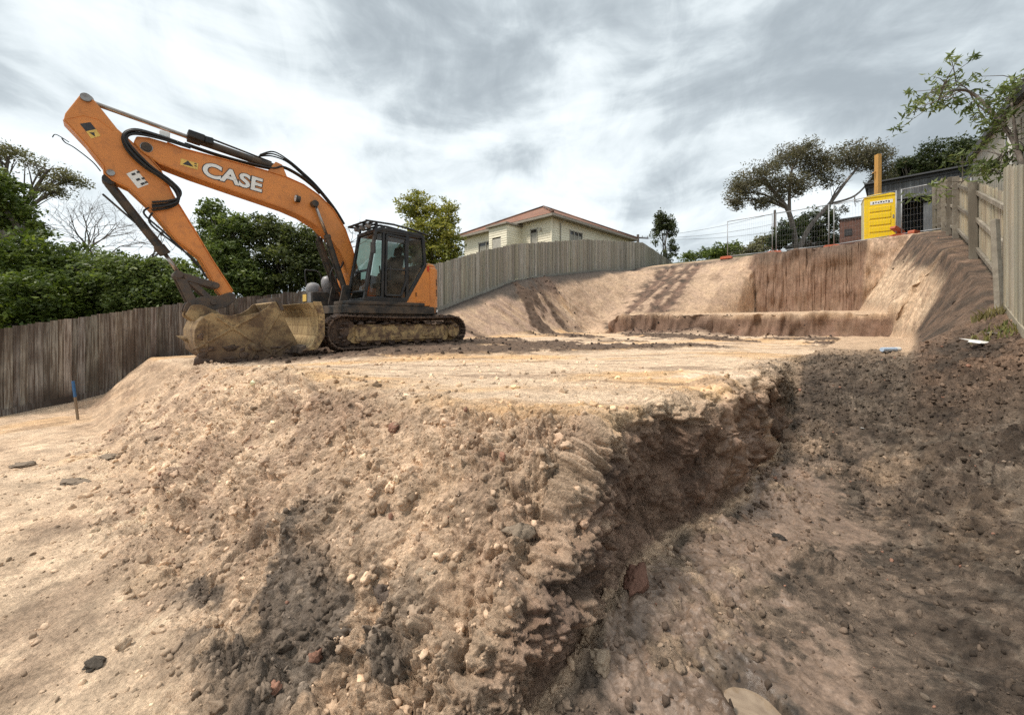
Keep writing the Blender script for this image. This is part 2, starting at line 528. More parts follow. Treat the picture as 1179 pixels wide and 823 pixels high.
# long ruts and soft unevenness
lowf = fbm(S, T, S * 0, .55, 4, 21)
z = z + .07 * fbm(S, T, S * 0, 2.1, 3, 25) * (np.exp(-((S - 15.2) / .35) ** 2) * ben + np.exp(-((S - 22.9) / .5) ** 2))
z = z + .035 * lowf * sm(60, 20, np.abs(S)) * (1 - .6 * sm(2.2, 3, S) * G)
X = (Ss + Tt) / R2; Y = (Ss - Tt) / R2
near = np.hypot(X, Y)

P = np.stack([X, Y, z], -1).reshape(*shape, 3)
ds = np.gradient(P, axis=0); dt = np.gradient(P, axis=1)
N = np.cross(dt, ds); N /= (np.linalg.norm(N, axis=-1, keepdims=True) + 1e-12)
if N[..., 2].mean() < 0: N = -N
N = N.reshape(-1, 3)

# zones (0..1)
bank = sm(.0, .12, F) * sm(1.03, .86, F) * sm(-13, -12, T) * sm(-1.0, -1.2, T)
bank = np.maximum(bank, sm(toe_s(T) - .5, toe_s(T), S) * (F < .5) * .6 * sm(-1.0, -1.2, T))
bank = bank * sm(6, 3, S)
cliff = steep
trench = sm(-1.1, -.95, T) * sm(9, 6.5, S)
apron = sm(-1.12, -1.05, T) * sm(-.35, -.75, T) * sm(6.6, 5.4, S) * sm(-.5, .6, S)
pad = sm(.93, 1.0, F) * G * sm(15, 14.9, S)
lowleft = (F < .02) * sm(-1.6, -2.4, T) * (S < 3)
edge_rough = sm(.5, 0, np.abs(S - edge_s(T) - .05)) * G * sm(-12, -10, T) + sm(.35, .05, np.abs(T + 1.35)) * sm(1.6, 2.2, S) * sm(6.6, 6, S)
edge_rough = np.clip(edge_rough, 0, 1)
rbank = sm(.02, .2, Rb) * (T < 1.5)
tanface = rbank * sm(12.0, 14.5, S + fbm(S, T, S * 0, .8, 3, 31) * 1.5) * sm(.82, .52, Rb + .3 * fbm(S, T, z, 1.2, 3, 33))
lbank = sm(.02, .1, Lb) * sm(3, 6, S)
wall = sm(22.3, 22.4, S) * sm(22.75, 22.62, S) * sm(-5.9, -4.9, T) * (1 - rbank)
bface = sm(14.85, 14.93, S) * sm(15.2, 15.1, S) * sm(-9.6, -9, T)
bslope = sm(.01, .06, B) * (1 - wall) * sm(24.6, 23.8, S) * sm(-12.2, -11.2, T)

n_lo = fbm(S, T, z, .9, 5, 41)
n_mid = fbm(S, T, z, 3.2, 5, 51)
n_hi = fbm(S, T, z, 11, 4, 61)
fine = near < 9
wz_ = sm(-1.05, -.9, T + .12 * n_mid) * sm(-.45, -.7, T + .3 * n_mid) * sm(.4, .9, S) * sm(5.0, 3.8, S + .5 * n_mid)
wetf = np.clip(wz_ + np.exp(-(((X - 2.3) / .75) ** 2 + ((Y - 3.7) / 1.1) ** 2) ** 2) + np.exp(-(((X - 1.15) / .5) ** 2 + ((Y - 1.9) / .55) ** 2) ** 2), 0, 1)
top = np.clip(sm(5.2, 6.3, S + .4 * n_mid) * sm(-1.55, -1.0, T + .25 * n_mid) * sm(9.4, 8.2, S + .8 * n_lo), 0, 1)
dkf = sm(1.2, .8, S + .3 * n_mid) * sm(.15, .42, S + .3 * n_mid) * sm(-3.9, -3.1, T + .3 * n_mid) * sm(-.9, -1.2, T)
sel = np.where(fine)[0]

rough = .012 + .08 * bface + .06 * wall + .14 * bank * sm(-8.5, -2.8, T) + .09 * bank + .05 * bank * sm(-7, -9, T) + .16 * cliff + .055 * apron + .07 * edge_rough + .022 * trench * (1 - .85 * wetf) + .012 * lowleft + .045 * rbank + .05 * bslope + .03 * lbank + .05 * lbank * 0
rough += .03 * sm(5.4, 6.4, S) * sm(-1.3, -.9, T) * sm(10, 8, S)
rough *= 1 - .5 * cliff * sm(2.6, 1.8, S)
rough += .07 * sm(-7.5, -9, T) * sm(.0, .2, F) * sm(2.4, 1.2, S) * sm(-12.8, -12, T)
disp = np.zeros(len(S), np.float32)
# broad lumps
disp += .45 * rough * fbm(S, T, z, 2.3, 3, 71)
disp += .25 * rough * n_mid


def billow(x, y, z, f, octv, seed, gain=.55):
    out = 0; amp = 1; tot = 0
    for o in range(octv):
        ca, sa_ = math.cos(.5 + o * 1.9), math.sin(.5 + o * 1.9)
        v = np.abs(vnoise((x * ca - y * sa_) * f + 5.1 * o, (x * sa_ + y * ca) * f, z * f, seed + o) * 1.5)
        out = out + amp * np.minimum(v, 1.1); tot += amp; amp *= gain; f *= 2.07
    return out / tot


sx, sy, sz = Ss[sel], Tt[sel], z[sel]
r_ = rough[sel]
lumpy = np.clip(.5 + 1.0 * vnoise(sx * 1.7, sy * 1.7, sz * 1.7, 91), 0, 1) * np.clip(.25 + bank[sel] * sm(-9, -2.5, sy) + apron[sel] * .9 + edge_rough[sel] * .3 + cliff[sel] * .6, 0, 1)
wx = sx + .05 * vnoise(sx * 9, sy * 9, sz * 9, 101) + .02 * vnoise(sx * 27, sy * 27, sz * 27, 104)
wy = sy + .05 * vnoise(sx * 9, sy * 9, sz * 9, 102) + .02 * vnoise(sx * 27, sy * 27, sz * 27, 105)
wz = sz + .05 * vnoise(sx * 9, sy * 9, sz * 9, 103) + .02 * vnoise(sx * 27, sy * 27, sz * 27, 106)
c1 = clods(wx, wy, wz, 4.6, 111, .5)
c2 = clods(wx, wy, wz, 10, 121, .65)
c3 = clods(wx, wy, wz, 23, 131, .7)
c4 = clods(wx, wy, sz, 50, 141, .6)
gain = np.clip(r_ / .16, 0, 1.2)
bb = billow(wx, wy, wz, 5.5, 5, 145, .62)
bh = billow(sx, sy, sz, 26, 3, 155, .7)
crumb = np.clip(trench[sel] * (1 - .75 * wetf[sel]) + top[sel] + dkf[sel] + rbank[sel] * .8, 0, 1) * sm(-.3, .1, n_mid[sel])
cd = (.055 + .05 * sm(1.6, 1.1, sx) * sm(-3.4, -2.6, sy)) * c1 * lumpy * gain + .042 * c2 * gain * (.35 + .65 * lumpy) + .032 * c3 * (gain * .9 + .03 + .6 * crumb) + .014 * c4 * (gain * .8 + .08 + .8 * crumb)
cd += .10 * (bb - .3) * gain + .018 * (bh - .3) * (gain + .10 + .55 * crumb) + .05 * crumb * (bb - .3)
c5 = clods(sx, sy, sz, 95, 146, .6)
cd += .006 * c5 * (gain * .9 + .05 + .8 * crumb)
cd *= (.45 + .75 * sm(-.4, .35, fbm(sx, sy, sz, 1.9, 3, 147)))
disp[sel] += cd
# grain everywhere
disp[sel] += .004 * fbm(sx, sy, sz, 34, 3, 151) * (.6 + gain)
disp += cliff * (.09 * n_mid + .07 * n_hi)
# vertical crumbling grooves on the cliff, scratches on cut faces
disp += cliff * sm(2.3, 3.0, S) * (.10 * vnoise(S * 5.5, z * 1.3, S * 0, 161) + .05 * vnoise(S * 13, z * 3, S * 0, 162))
disp += wall * .04 * vnoise(T * 4.2, z * 1.4, T * 0, 174) + wall * .02 * vnoise(T * 9, z * .9, T * 0, 171) + wall * .05 * n_mid + wall * .025 * vnoise(T * 26, z * 1.2, T * 0, 172)
disp += bface * (.10 * vnoise(T * 2.3, z * 2, T * 0, 175) + .07 * vnoise(T * 7, z * 2, T * 0, 173))
along = S * .8 - z * 1.4
scr = vnoise(S * 5.5 + z * 4.5, z * .8, S * 0, 181) + .5 * vnoise(S * 15 + z * 12, z * .8, S * 0, 182)
disp += lbank * .045 * scr * sm(.95, .6, Lb)
disp += tanface * (.05 * vnoise(S * 6 - z * 2.5, z, S * 0, 183) + .03 * vnoise(S * 17 - z * 7, z, S * 0, 184))
# caterpillar ruts up the back slope
ruts = np.zeros_like(disp)
for t0 in (-9.75, -9.35, -8.45, -8.0):
    tt = T + .35 * (S - 20) * .35 + .10 * vnoise(S * .7, S * 0, S * 0, int(200 - t0 * 10))
    ruts = np.maximum(ruts, np.exp(-((tt - t0 + .08 * n_mid) / .17) ** 2))
rutz = ruts * sm(13.8, 15.5, S) * sm(25, 23.6, S)
disp -= .10 * rutz * (.7 + .5 * vnoise(S * 4, T * 4, z, 191))
# mud tracked over the pad
mud = sm(-.10, .16, fbm(S * .9, T * .45, S * 0, 1.5, 5, 211)) 
mudz = mud * pad * (np.exp(-((S - 9.0 - .25 * (T + 5)) / 1.6) ** 2) * .7 * sm(-1.5, -4, T) + np.exp(-((S - 12.6) / 1.5) ** 2) * .75)
exm = np.exp(-(((X + 2.6) / 4.6) ** 2 + ((Y - 9.8) / 3.0) ** 2) ** 2)
mudz = np.clip(mudz * 1.3 + 1.2 * exm * pad * sm(-.3, .12, n_mid + .5 * n_hi + .06), 0, 1)
mudz = sm(.22, .62, mudz)
disp += .06 * mudz * (.5 + n_mid + .8 * n_hi)
bmud = sm(-.1, .2, n_lo + .2 * n_mid) * np.exp(-((S - 14.6) / .5) ** 2) * sm(-1.2, -2, T)
disp += .05 * wetf * 0 + .06 * bmud * np.clip(n_mid + .3, 0, 1)
# furrows left by the bucket in the trench floor, running to the fence
furr = vnoise(S * 3.2 + T * 1.0, T * .6, S * 0, 221)
disp += .05 * trench * furr * sm(-.9, -.2, T)
# deep slot in the toe of the bank
a0 = np.array([-1.83 + .0, 2.36]); a1 = np.array([-1.60, 2.72])
dv = (a1 - a0) / np.linalg.norm(a1 - a0); L = np.linalg.norm(a1 - a0)
px = X - a0[0]; py = Y - a0[1]
al = px * dv[0] + py * dv[1]; pr = -px * dv[1] + py * dv[0]
slot = sm(-.05, .08, al) * sm(L + .06, L - .06, al) * np.exp(-((pr + .03 * vnoise(S * 12, T * 12, S * 0, 231)) / .05) ** 2)
# puddle basin
PUD = (1.035, 1.60)
pd = np.hypot((X - PUD[0]) / .10, (Y - PUD[1]) / .15) + .5 * vnoise(S * 7, T * 7, S * 0, 241)
basin = sm(1.35, .8, pd)
disp *= 1 - .7 * sm(1.7, 1.0, pd)
P = P.reshape(-1, 3) + N * disp[:, None]
P[:, 2] -= .16 * slot + .055 * basin

# ---- soil colours (plus highlights painted on the lump tops)
def c3_(a): return np.array(a, np.float32)[None, :]
def mixa(a, b, k): return a * (1 - k[:, None]) + b * k[:, None]
cream = c3_((.70, .52, .36)); tan = c3_((.56, .395, .262)); ora = c3_((.68, .42, .205)); brn = c3_((.24, .155, .105))
greyb = c3_((.40, .285, .195)); red = c3_((.25, .155, .11)); dark = c3_((.078, .057, .042)); grey = c3_((.17, .134, .102)); wetm = c3_((.205, .142, .102))
col = np.repeat(tan, len(S), 0)
k = np.clip(.5 + 1.0 * n_lo + .5 * n_mid, 0, 1)
padc = mixa(np.repeat(cream, len(S), 0), np.repeat(ora, len(S), 0), sm(-.08, .32, fbm(X * .35, Y * 1.2, S * 0, 1.3, 4, 301) + .2 * n_mid) * .85)
padc = mixa(padc, tan, sm(.1, .5, fbm(X * .5, Y * 2, S * 0, 2.1, 5, 302)) * .6)
padc = mixa(padc, brn, sm(.22, .42, fbm(X * .4, Y * 1.8, S * 0, 2.6, 5, 303)) * .55)
col = mixa(col, padc, pad)
lowc = mixa(mixa(tan * 1.1, cream, np.clip(k + .15, 0, 1)), ora, sm(.05, .4, fbm(S, T, S * 0, .9, 4, 305)) * .6)
lowc = mixa(lowc, brn, sm(.2, .5, fbm(S, T, S * 0, 1.7, 5, 306)) * .5)
col = mixa(col, lowc, np.clip(lowleft * 1.0, 0, 1))
# bank
bc = mixa(mixa(tan, greyb, np.clip(.4 + 1.1 * n_mid, 0, 1)), brn, sm(.0, .45, n_lo + .6 * n_hi) * .55)
bank_left = sm(-2.4, -4.2, T + .6 * n_lo)
bc = mixa(bc, mixa(tan, cream, k), bank_left * sm(.15, -.15, n_mid) * .75)
bm = np.clip(np.maximum(bank, edge_rough * .45 * sm(.0, .25, n_mid + .1)), 0, 1)
col = mixa(col, bc, bm)
dk = sm(-.05, .07, fbm(S, T, z, 2.2, 5, 311) + .2 + .2 * n_hi) * sm(1.15, .8, S + .35 * n_mid) * sm(.15, .42, S + .3 * n_mid) * sm(-3.9, -3.1, T + .3 * n_mid) * sm(-.9, -1.2, T)
col = mixa(col, mixa(grey, dark, np.clip(.45 + n_mid, 0, 1)), dk * .95)
dk2 = sm(.12, .3, fbm(S, T, z, 1.6, 5, 313)) * bank
col = mixa(col, brn, dk2 * .6)
# trench face
cc = mixa(mixa(brn, red, np.clip(.35 + n_mid, 0, 1)), tan, sm(.15, .5, n_lo + .3 * n_hi) * .5)
cc = mixa(cc, tan, sm(-.22, -.02, z + .15 * n_mid) * .7)
cc = mixa(cc, dark, sm(.1, .4, n_mid) * .5)
col = mixa(col, cc, np.clip(cliff * 1.1, 0, 1))
# trench floor
fT = fbm(S + .4 * T, T * 1.7, z, 3.2, 7, 361, .66)
tf = mixa(mixa(c3_((.165, .122, .09)), grey * .40, sm(-.05, .10, fT + .3 * n_lo + .2 * n_hi)), tan * .62, sm(.14, .35, fbm(S * 1.0, T * 2.0, z, 1.2, 5, 321)) * .55)
pw = np.exp(-(((X - 2.3) / .75) ** 2 + ((Y - 3.7) / 1.1) ** 2) ** 2)
pw2 = np.exp(-(((X - 1.15) / .5) ** 2 + ((Y - 1.9) / .55) ** 2) ** 2)
wet = np.clip(sm(.3, .65, wetf + .9 * n_mid + .3 * n_hi) * sm(.34, .16, n_mid + .5 * n_hi), 0, 1)
dkr = np.clip(sm(-.35, .45, T + .5 * n_lo + 1.2 * fT + .12 * (S - 3)), 0, 1)
tf = mixa(tf, mixa(dark, grey, sm(-.05, .2, fbm(S, T, z, 7, 5, 362, .65))), dkr * .85)
tf = mixa(tf, mixa(tan, greyb, k), apron * sm(-.1, .25, n_mid + .1) * .45 * (1 - wet))
tf = mixa(tf, wetm, wet * .92)
col = mixa(col, tf, np.clip(trench, 0, 1))
# dark topsoil near the fence and round the end of the trench
top = np.clip(sm(5.2, 6.3, S + .4 * n_mid) * sm(-1.55, -1.0, T + .25 * n_mid) * sm(9.4, 8.2, S + .8 * n_lo), 0, 1)
col = mixa(col, mixa(dark, grey, np.clip(.3 + n_mid, 0, 1)), top * .85)
rb = np.clip(rbank * sm(5, 7, S), 0, 1)
col = mixa(col, mixa(dark, brn, np.clip(.3 + n_mid, 0, 1)), rb)
col = mixa(col, mixa(mixa(c3_((.60, .45, .31)), tan, np.clip(.5 + n_mid, 0, 1)), brn, sm(.1, .4, vnoise(S * 6 - z * 2.5, z, S * 0, 183) * .5 + n_mid) * .45), tanface)
# far bank
lb = mixa(mixa(tan, c3_((.40, .275, .20)), np.clip(.6 + n_mid + .5 * scr, 0, 1)), dark + .02, sm(.72, .92, Lb + .25 * n_lo))
col = mixa(col, lb, lbank * sm(15.5, 14, S) + lbank * sm(14, 15.5, S) * sm(.5, .8, Lb))
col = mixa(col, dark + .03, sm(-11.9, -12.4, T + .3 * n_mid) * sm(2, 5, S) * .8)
pinkt = c3_((.46, .32, .225))
bs = mixa(mixa(pinkt, tan, np.clip(.5 + 1.2 * n_mid, 0, 1)), brn, sm(.05, .4, n_lo + .4 * n_mid) * .6)
bs = mixa(bs, mixa(red, dark, np.clip(.45 + n_mid, 0, 1)), np.clip(rutz * 1.5 + .85 * sm(-10.6, -9.9, T + .5 * n_mid + .12 * (S - 20)) * sm(-7.0, -7.8, T + .5 * n_mid + .12 * (S - 20)) * sm(-.12, .12, n_mid + .3 * n_hi), 0, 1))
bs = mixa(bs, dark + .02, sm(23.0, 23.9, S + .6 * n_mid) * .75)
col = mixa(col, bs, bslope)
wc = mixa(mixa(red, brn, np.clip(.45 + n_lo * .8 + .3 * vnoise(T * 9, z * .7, T * 0, 171), 0, 1)), c3_((.36, .25, .175)), np.clip(.25 + .5 * vnoise(T * 22, z * 1.4, T * 0, 331), 0, 1) * .6)
wc = mixa(wc, dark + .03, sm(3.3, 3.9, z + .5 * n_mid) * .5)
col = mixa(col, wc, np.clip(wall + sm(22.5, 22.6, S) * sm(24.5, 23, S) * sm(-5.8, -5.3, T) * (1 - rbank), 0, 1))
col = mixa(col, mixa(mixa(brn, red, np.clip(.5 + n_mid, 0, 1)), tan, sm(.66, .82, z + .12 * n_mid)), bface * (1 - rbank * .7))
col = mixa(col, dark + c3_((.03, .012, .004)), np.clip(mudz * .97, 0, 1))
col = mixa(col, red * .6 + dark * .4, np.clip(bmud * .8 + 1.2 * pile, 0, 1))
outl = np.clip(sm(-12.9, -13.2, T) + sm(1.1, 1.4, T) + sm(24.5, 26, S), 0, 1)
col = mixa(col, mixa(c3_((.07, .085, .035)), c3_((.12, .10, .06)), np.clip(.5 + n_mid, 0, 1)), outl)
# small scale mottling of the soil
col = col * (1 + .34 * n_hi + .26 * fbm(S, T, z, 40, 2, 341))[:, None]
# more random tone contrast, then highlights painted on the tops of lumps
gr = np.clip(trench * (1 - .8 * wet) + top + .6 * dk + .5 * rb, 0, 1)
col = col * (1 + gr * (.5 * fbm(S, T, z, 5.5, 4, 351) + .6 * fbm(S, T, z, 17, 3, 352) + .55 * fbm(S, T, z, 36, 2, 354)))[:, None]
ll = lowleft
col = col * (1 + ll * .35 * fbm(S, T, z, 4.5, 5, 353))[:, None]
lump_highlight = np.zeros(len(S), np.float32); lump_highlight[sel] = np.clip(c3 * 1.5 * (vnoise(sx * 30, sy * 30, sz * 30, 148) > -.2) + c2 * .8, 0, 1)
col = mixa(col, np.minimum(col * 1.4 + .02, .9), lump_highlight * np.clip(bank + apron * .5 + cliff * .5, 0, 1) * .8)  # clod tops lightened in the soil colour to stand in for highlights
col = np.clip(col, .02, .85)
col = col * (1 - .45 * sm(2.6, 1.3, pd))[:, None]
col = np.clip(col, .02, .85)
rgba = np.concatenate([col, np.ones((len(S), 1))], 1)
wetv = np.clip(wet * .9 + .95 * sm(2.6, 1.5, pd) + .25 * mudz + .15 * dk, 0, 1)

m, n, l, b = nt('soil_and_clay')
ac = attr(n, 'soil', 'Color')
fA = ramp(n, l, noise(n, l, 55, 8, .8), [(.25, .42), (.5, 1.0), (.76, 1.6)])
c = mixc(n, l, 1.0, ac, fA, 'MULTIPLY')
fB = ramp(n, l, noise(n, l, 7, 5, .7, dist=.6), [(.3, .76), (.7, 1.2)])
c = mixc(n, l, 1.0, c, fB, 'MULTIPLY')
l.new(c, b.inputs['Base Color'])
l.new(ramp(n, l, attr(n, 'wet'), [(0, .96), (1, .30)]), b.inputs['Roughness'])
b.inputs['Specular IOR Level'].default_value = .35
vo = n.new('ShaderNodeTexVoronoi'); vo.inputs['Scale'].default_value = 55; tc = n.new('ShaderNodeTexCoord'); l.new(tc.outputs['Object'], vo.inputs['Vector'])
ad = n.new('ShaderNodeMath'); ad.operation = 'MULTIPLY_ADD'; l.new(noise(n, l, 60, 8, .8), ad.inputs[0]); ad.inputs[1].default_value = 1.4
iv = n.new('ShaderNodeMath'); iv.operation = 'MULTIPLY'; iv.inputs[1].default_value = -.7; l.new(vo.outputs['Distance'], iv.inputs[0]); l.new(iv.outputs[0], ad.inputs[2])
bp = bump(n, l, b, ad.outputs[0], .9, .017)
l.new(ramp(n, l, attr(n, 'wet'), [(0, .9), (.9, .22)]), bp.inputs['Strength'])
M['soil'] = m
ni, nj = shape
idx = np.arange(ni * nj).reshape(ni, nj)
quads = np.stack([idx[:-1, :-1], idx[1:, :-1], idx[1:, 1:], idx[:-1, 1:]], -1).reshape(-1, 4)
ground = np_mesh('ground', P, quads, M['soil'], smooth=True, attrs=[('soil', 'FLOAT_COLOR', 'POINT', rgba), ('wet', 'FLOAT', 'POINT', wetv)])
tag(ground, 'excavated clay building pad with rough banks, trench and dark topsoil', kind='structure')
print('ground', shape, len(quads))
# surface samples for scattering
SURF = dict(P=P, N=N, bank=bank, apron=apron, trench=trench, low=lowleft, mud=mudz, edge=edge_rough, top=top, near=near, col=col, rb=rb, dk=dk)


def surf_z(x, y):
    """height of the built ground near a point (nearest vertex)"""
    s = (x + y) / R2; t = (x - y) / R2
    i = int(np.clip(np.searchsorted(sa, s), 1, len(sa) - 2)); j = int(np.clip(np.searchsorted(ta, t), 1, len(ta) - 2))
    return float(P[i * nj + j][2])


# puddle: muddy water lying in its basin
m, n, l, b = nt('muddy_water')
l.new(ramp(n, l, noise(n, l, 9, 5, .6, dist=1), [(.35, (.20, .145, .10)), (.65, (.31, .235, .165))]), b.inputs['Base Color']); b.inputs['Roughness'].default_value = .03
b.inputs['IOR'].default_value = 1.33
bump(n, l, b, noise(n, l, 5, 3, .5), .04, .01)
pz = float(np.min(P[np.hypot(P[:, 0] - PUD[0], P[:, 1] - PUD[1]) < .08][:, 2])) + .018
mb = MB()
ring = [(PUD[0] + .42 * math.cos(a), PUD[1] + .45 * math.sin(a), pz) for a in np.linspace(0, 2 * math.pi, 33)[:-1]]
mb.add(ring, [tuple(range(32))])
tag(mb.build('puddle', m), 'small puddle of pale muddy water on the trench floor', kind='structure')

# ------------------------------------------------------------------ loose clods
def lump_mesh(seed, sub=3, rough_=.35):
    import bmesh
    bm = bmesh.new(); bmesh.ops.create_icosphere(bm, subdivisions=sub, radius=1)
    V = np.array([v.co[:] for v in bm.verts]); Fc = np.array([[v.index for v in f.verts] for f in bm.faces]); bm.free()
    x, y, z_ = V[:, 0] + seed, V[:, 1], V[:, 2]
    r = 1 + rough_ * 1.3 * fbm(x, y, z_, 1.2, 2, seed) + rough_ * .9 * (np.abs(vnoise(x * 2.3, y * 2.3, z_ * 2.3, seed + 3)) * 1.6 - .5) + rough_ * .5 * (np.abs(vnoise(x * 5.2, y * 5.2, z_ * 5.2, seed + 9)) * 1.6 - .5)
    # a few flat broken faces
    V = V * r[:, None]
    g = np.random.default_rng(seed)
    for _ in range(5):
        nn = g.normal(size=3); nn /= np.linalg.norm(nn); d = .55 + .25 * g.random()
        h = V @ nn - d
        V = V - np.where(h > 0, h * .85, 0)[:, None] * nn
    V[:, 2] *= .8
    return V, Fc


protos = [lump_mesh(400 + i, 2, .45) for i in range(12)]
protos3 = [lump_mesh(500 + i, 3, .5) for i in range(12)]
m, n, l, b = nt('loose_soil_clod')
c = mixc(n, l, 1.0, attr(n, 'soil', 'Color'), ramp(n, l, noise(n, l, 40, 6, .75), [(.28, .65), (.5, 1.0), (.74, 1.3)]), 'MULTIPLY')
l.new(c, b.inputs['Base Color']); b.inputs['Roughness'].default_value = .95; b.inputs['Specular IOR Level'].default_value = .3
bump(n, l, b, noise(n, l, 70, 6, .8), .7, .01)
M['clod'] = m


def scatter(name, weight, count, rmin, rmax, label, dark_=.0, sd=3, lift=.15, power=3.0, force=None):
    r = np.random.default_rng(sd)
    w = weight.astype(np.float64); w = w / w.sum()
    ids = r.choice(len(w), count, p=w)
    Vs = []; Fs = []; Cs = []; off = 0
    rad = rmin * (rmax / rmin) ** (r.random(count) ** power)
    for q, i in enumerate(ids):
        V, Fc = (protos3 if rad[q] > .024 and near[i] < 5 else protos)[r.integers(12)]
        E = Euler(r.random(3) * 6.28).to_matrix()
        sc = rad[q] * (1 + .35 * (r.random(3) - .5))
        v = (V * sc) @ np.array(E).T
        v = v + P[i] + SURF['N'][i] * rad[q] * lift
        Vs.append(v); Fs.append(Fc + off); off += len(v)
        cc_ = SURF['col'][i] * (.65 + .75 * r.random()) if force is None else np.array(force) * (.6 + .8 * r.random())
        if r.random() < dark_: cc_ = cc_ * .6
        if r.random() < .012: cc_ = np.array([.30, .16, .11]) * (.8 + .4 * r.random())
        Cs.append(np.repeat(np.append(np.clip(cc_, 0.01, .9), 1)[None], len(v), 0))
    o = np_mesh(name, np.concatenate(Vs), np.concatenate(Fs), M['clod'], smooth=True, attrs=[('soil', 'FLOAT_COLOR', 'POINT', np.concatenate(Cs))])
    tag(o, label, kind='stuff')


area = np.zeros(shape); area[:] = np.gradient(sa)[:, None] * np.gradient(ta)[None, :]
area = area.ravel() * (Y > .8) * (np.abs(X) < Y * 1.5 + .5)
scatter('soil_clods', area * (bank * sm(-9, -3, T) * 1.3 + bank * .4 + apron * .8 + edge_rough * .3) * (near < 9), 5200, .006, .036, 'crumbly brown clay clods littering the bank and trench edge', .15, 3)
scatter('soil_crumbs', area * (.25 + trench * .7 + lowleft * .45 + top * 1.2 + dk * 1.2) * (1 - .85 * wet) * (near < 8) * (1 - pad * .85), 7500, .0035, .02, 'small dark soil crumbs and pebbles spread over the ground', .45, 5, power=3.2)
scatter('trench_crumbs', area * (trench * (1 - .8 * wet) * 1.2 + top * 1.5) * (near < 9), 9000, .004, .024, 'dark soil crumbs lying thick over the trench floor', .5, 11, power=3.0)
scatter('mud_lumps', area * (mudz * sm(.2, .6, mudz) + bmud * 1.0 + 4 * pile + 8 * 0 + .12 * lbank * sm(.7, .9, Lb) + rutz * .35 + .05 * rb + sm(11, 14, S) * np.exp(-((S - 14.7) / .35) ** 2) * sm(-1, -2, T)) * (near > 4) * (near < 26), 2800, .012, .055, 'dark wet mud lumps churned up by the tracks', .5, 7, power=3, force=(.085, .06, .045))


# ------------------------------------------------------------------ EXCAVATOR  (local x = forward, y = its left, z = up)
EX = empty('excavator', (-3.5, 10.5, 0), math.radians(180 + 46),
           'orange tracked excavator with black cab, its bucket lowered on the clay pad', 'excavator')
r_ = random.Random(5)


def rounded(poly, r=.05, k=3):
    out = []
    n_ = len(poly)
    for i in range(n_):
        a = Vector(poly[i - 1]); b_ = Vector(poly[i]); c_ = Vector(poly[(i + 1) % n_])
        d1 = min(r, (a - b_).length * .45); d2 = min(r, (c_ - b_).length * .45)
        p = b_ + (a - b_).normalized() * d1; q = b_ + (c_ - b_).normalized() * d2
        for j in range(k + 1):
            u = j / k
            out.append(tuple((1 - u) ** 2 * p + 2 * u * (1 - u) * b_ + u * u * q))
    return out


# --- undercarriage
def oval(n_, xr=1.5, zc=.38, r=.36, sag=.03):
    Ls = 2 * xr; tot = 2 * Ls + 2 * math.pi * r
    out = []
    for i in range(n_):
        d = tot * i / n_
        if d < Ls: out.append((-xr + d, zc - r, 0, 0))
        elif d < Ls + math.pi * r:
            a = (d - Ls) / r; out.append((xr + r * math.sin(a), zc - r * math.cos(a), a, 0))
        elif d < 2 * Ls + math.pi * r:
            e = d - Ls - math.pi * r; out.append((xr - e, zc + r - sag * math.sin(math.pi * e / Ls), math.pi, 0))
        else:
            a = (d - 2 * Ls - math.pi * r) / r; out.append((-xr - r * math.sin(a), zc + r * math.cos(a), math.pi + a, 0))
    return out


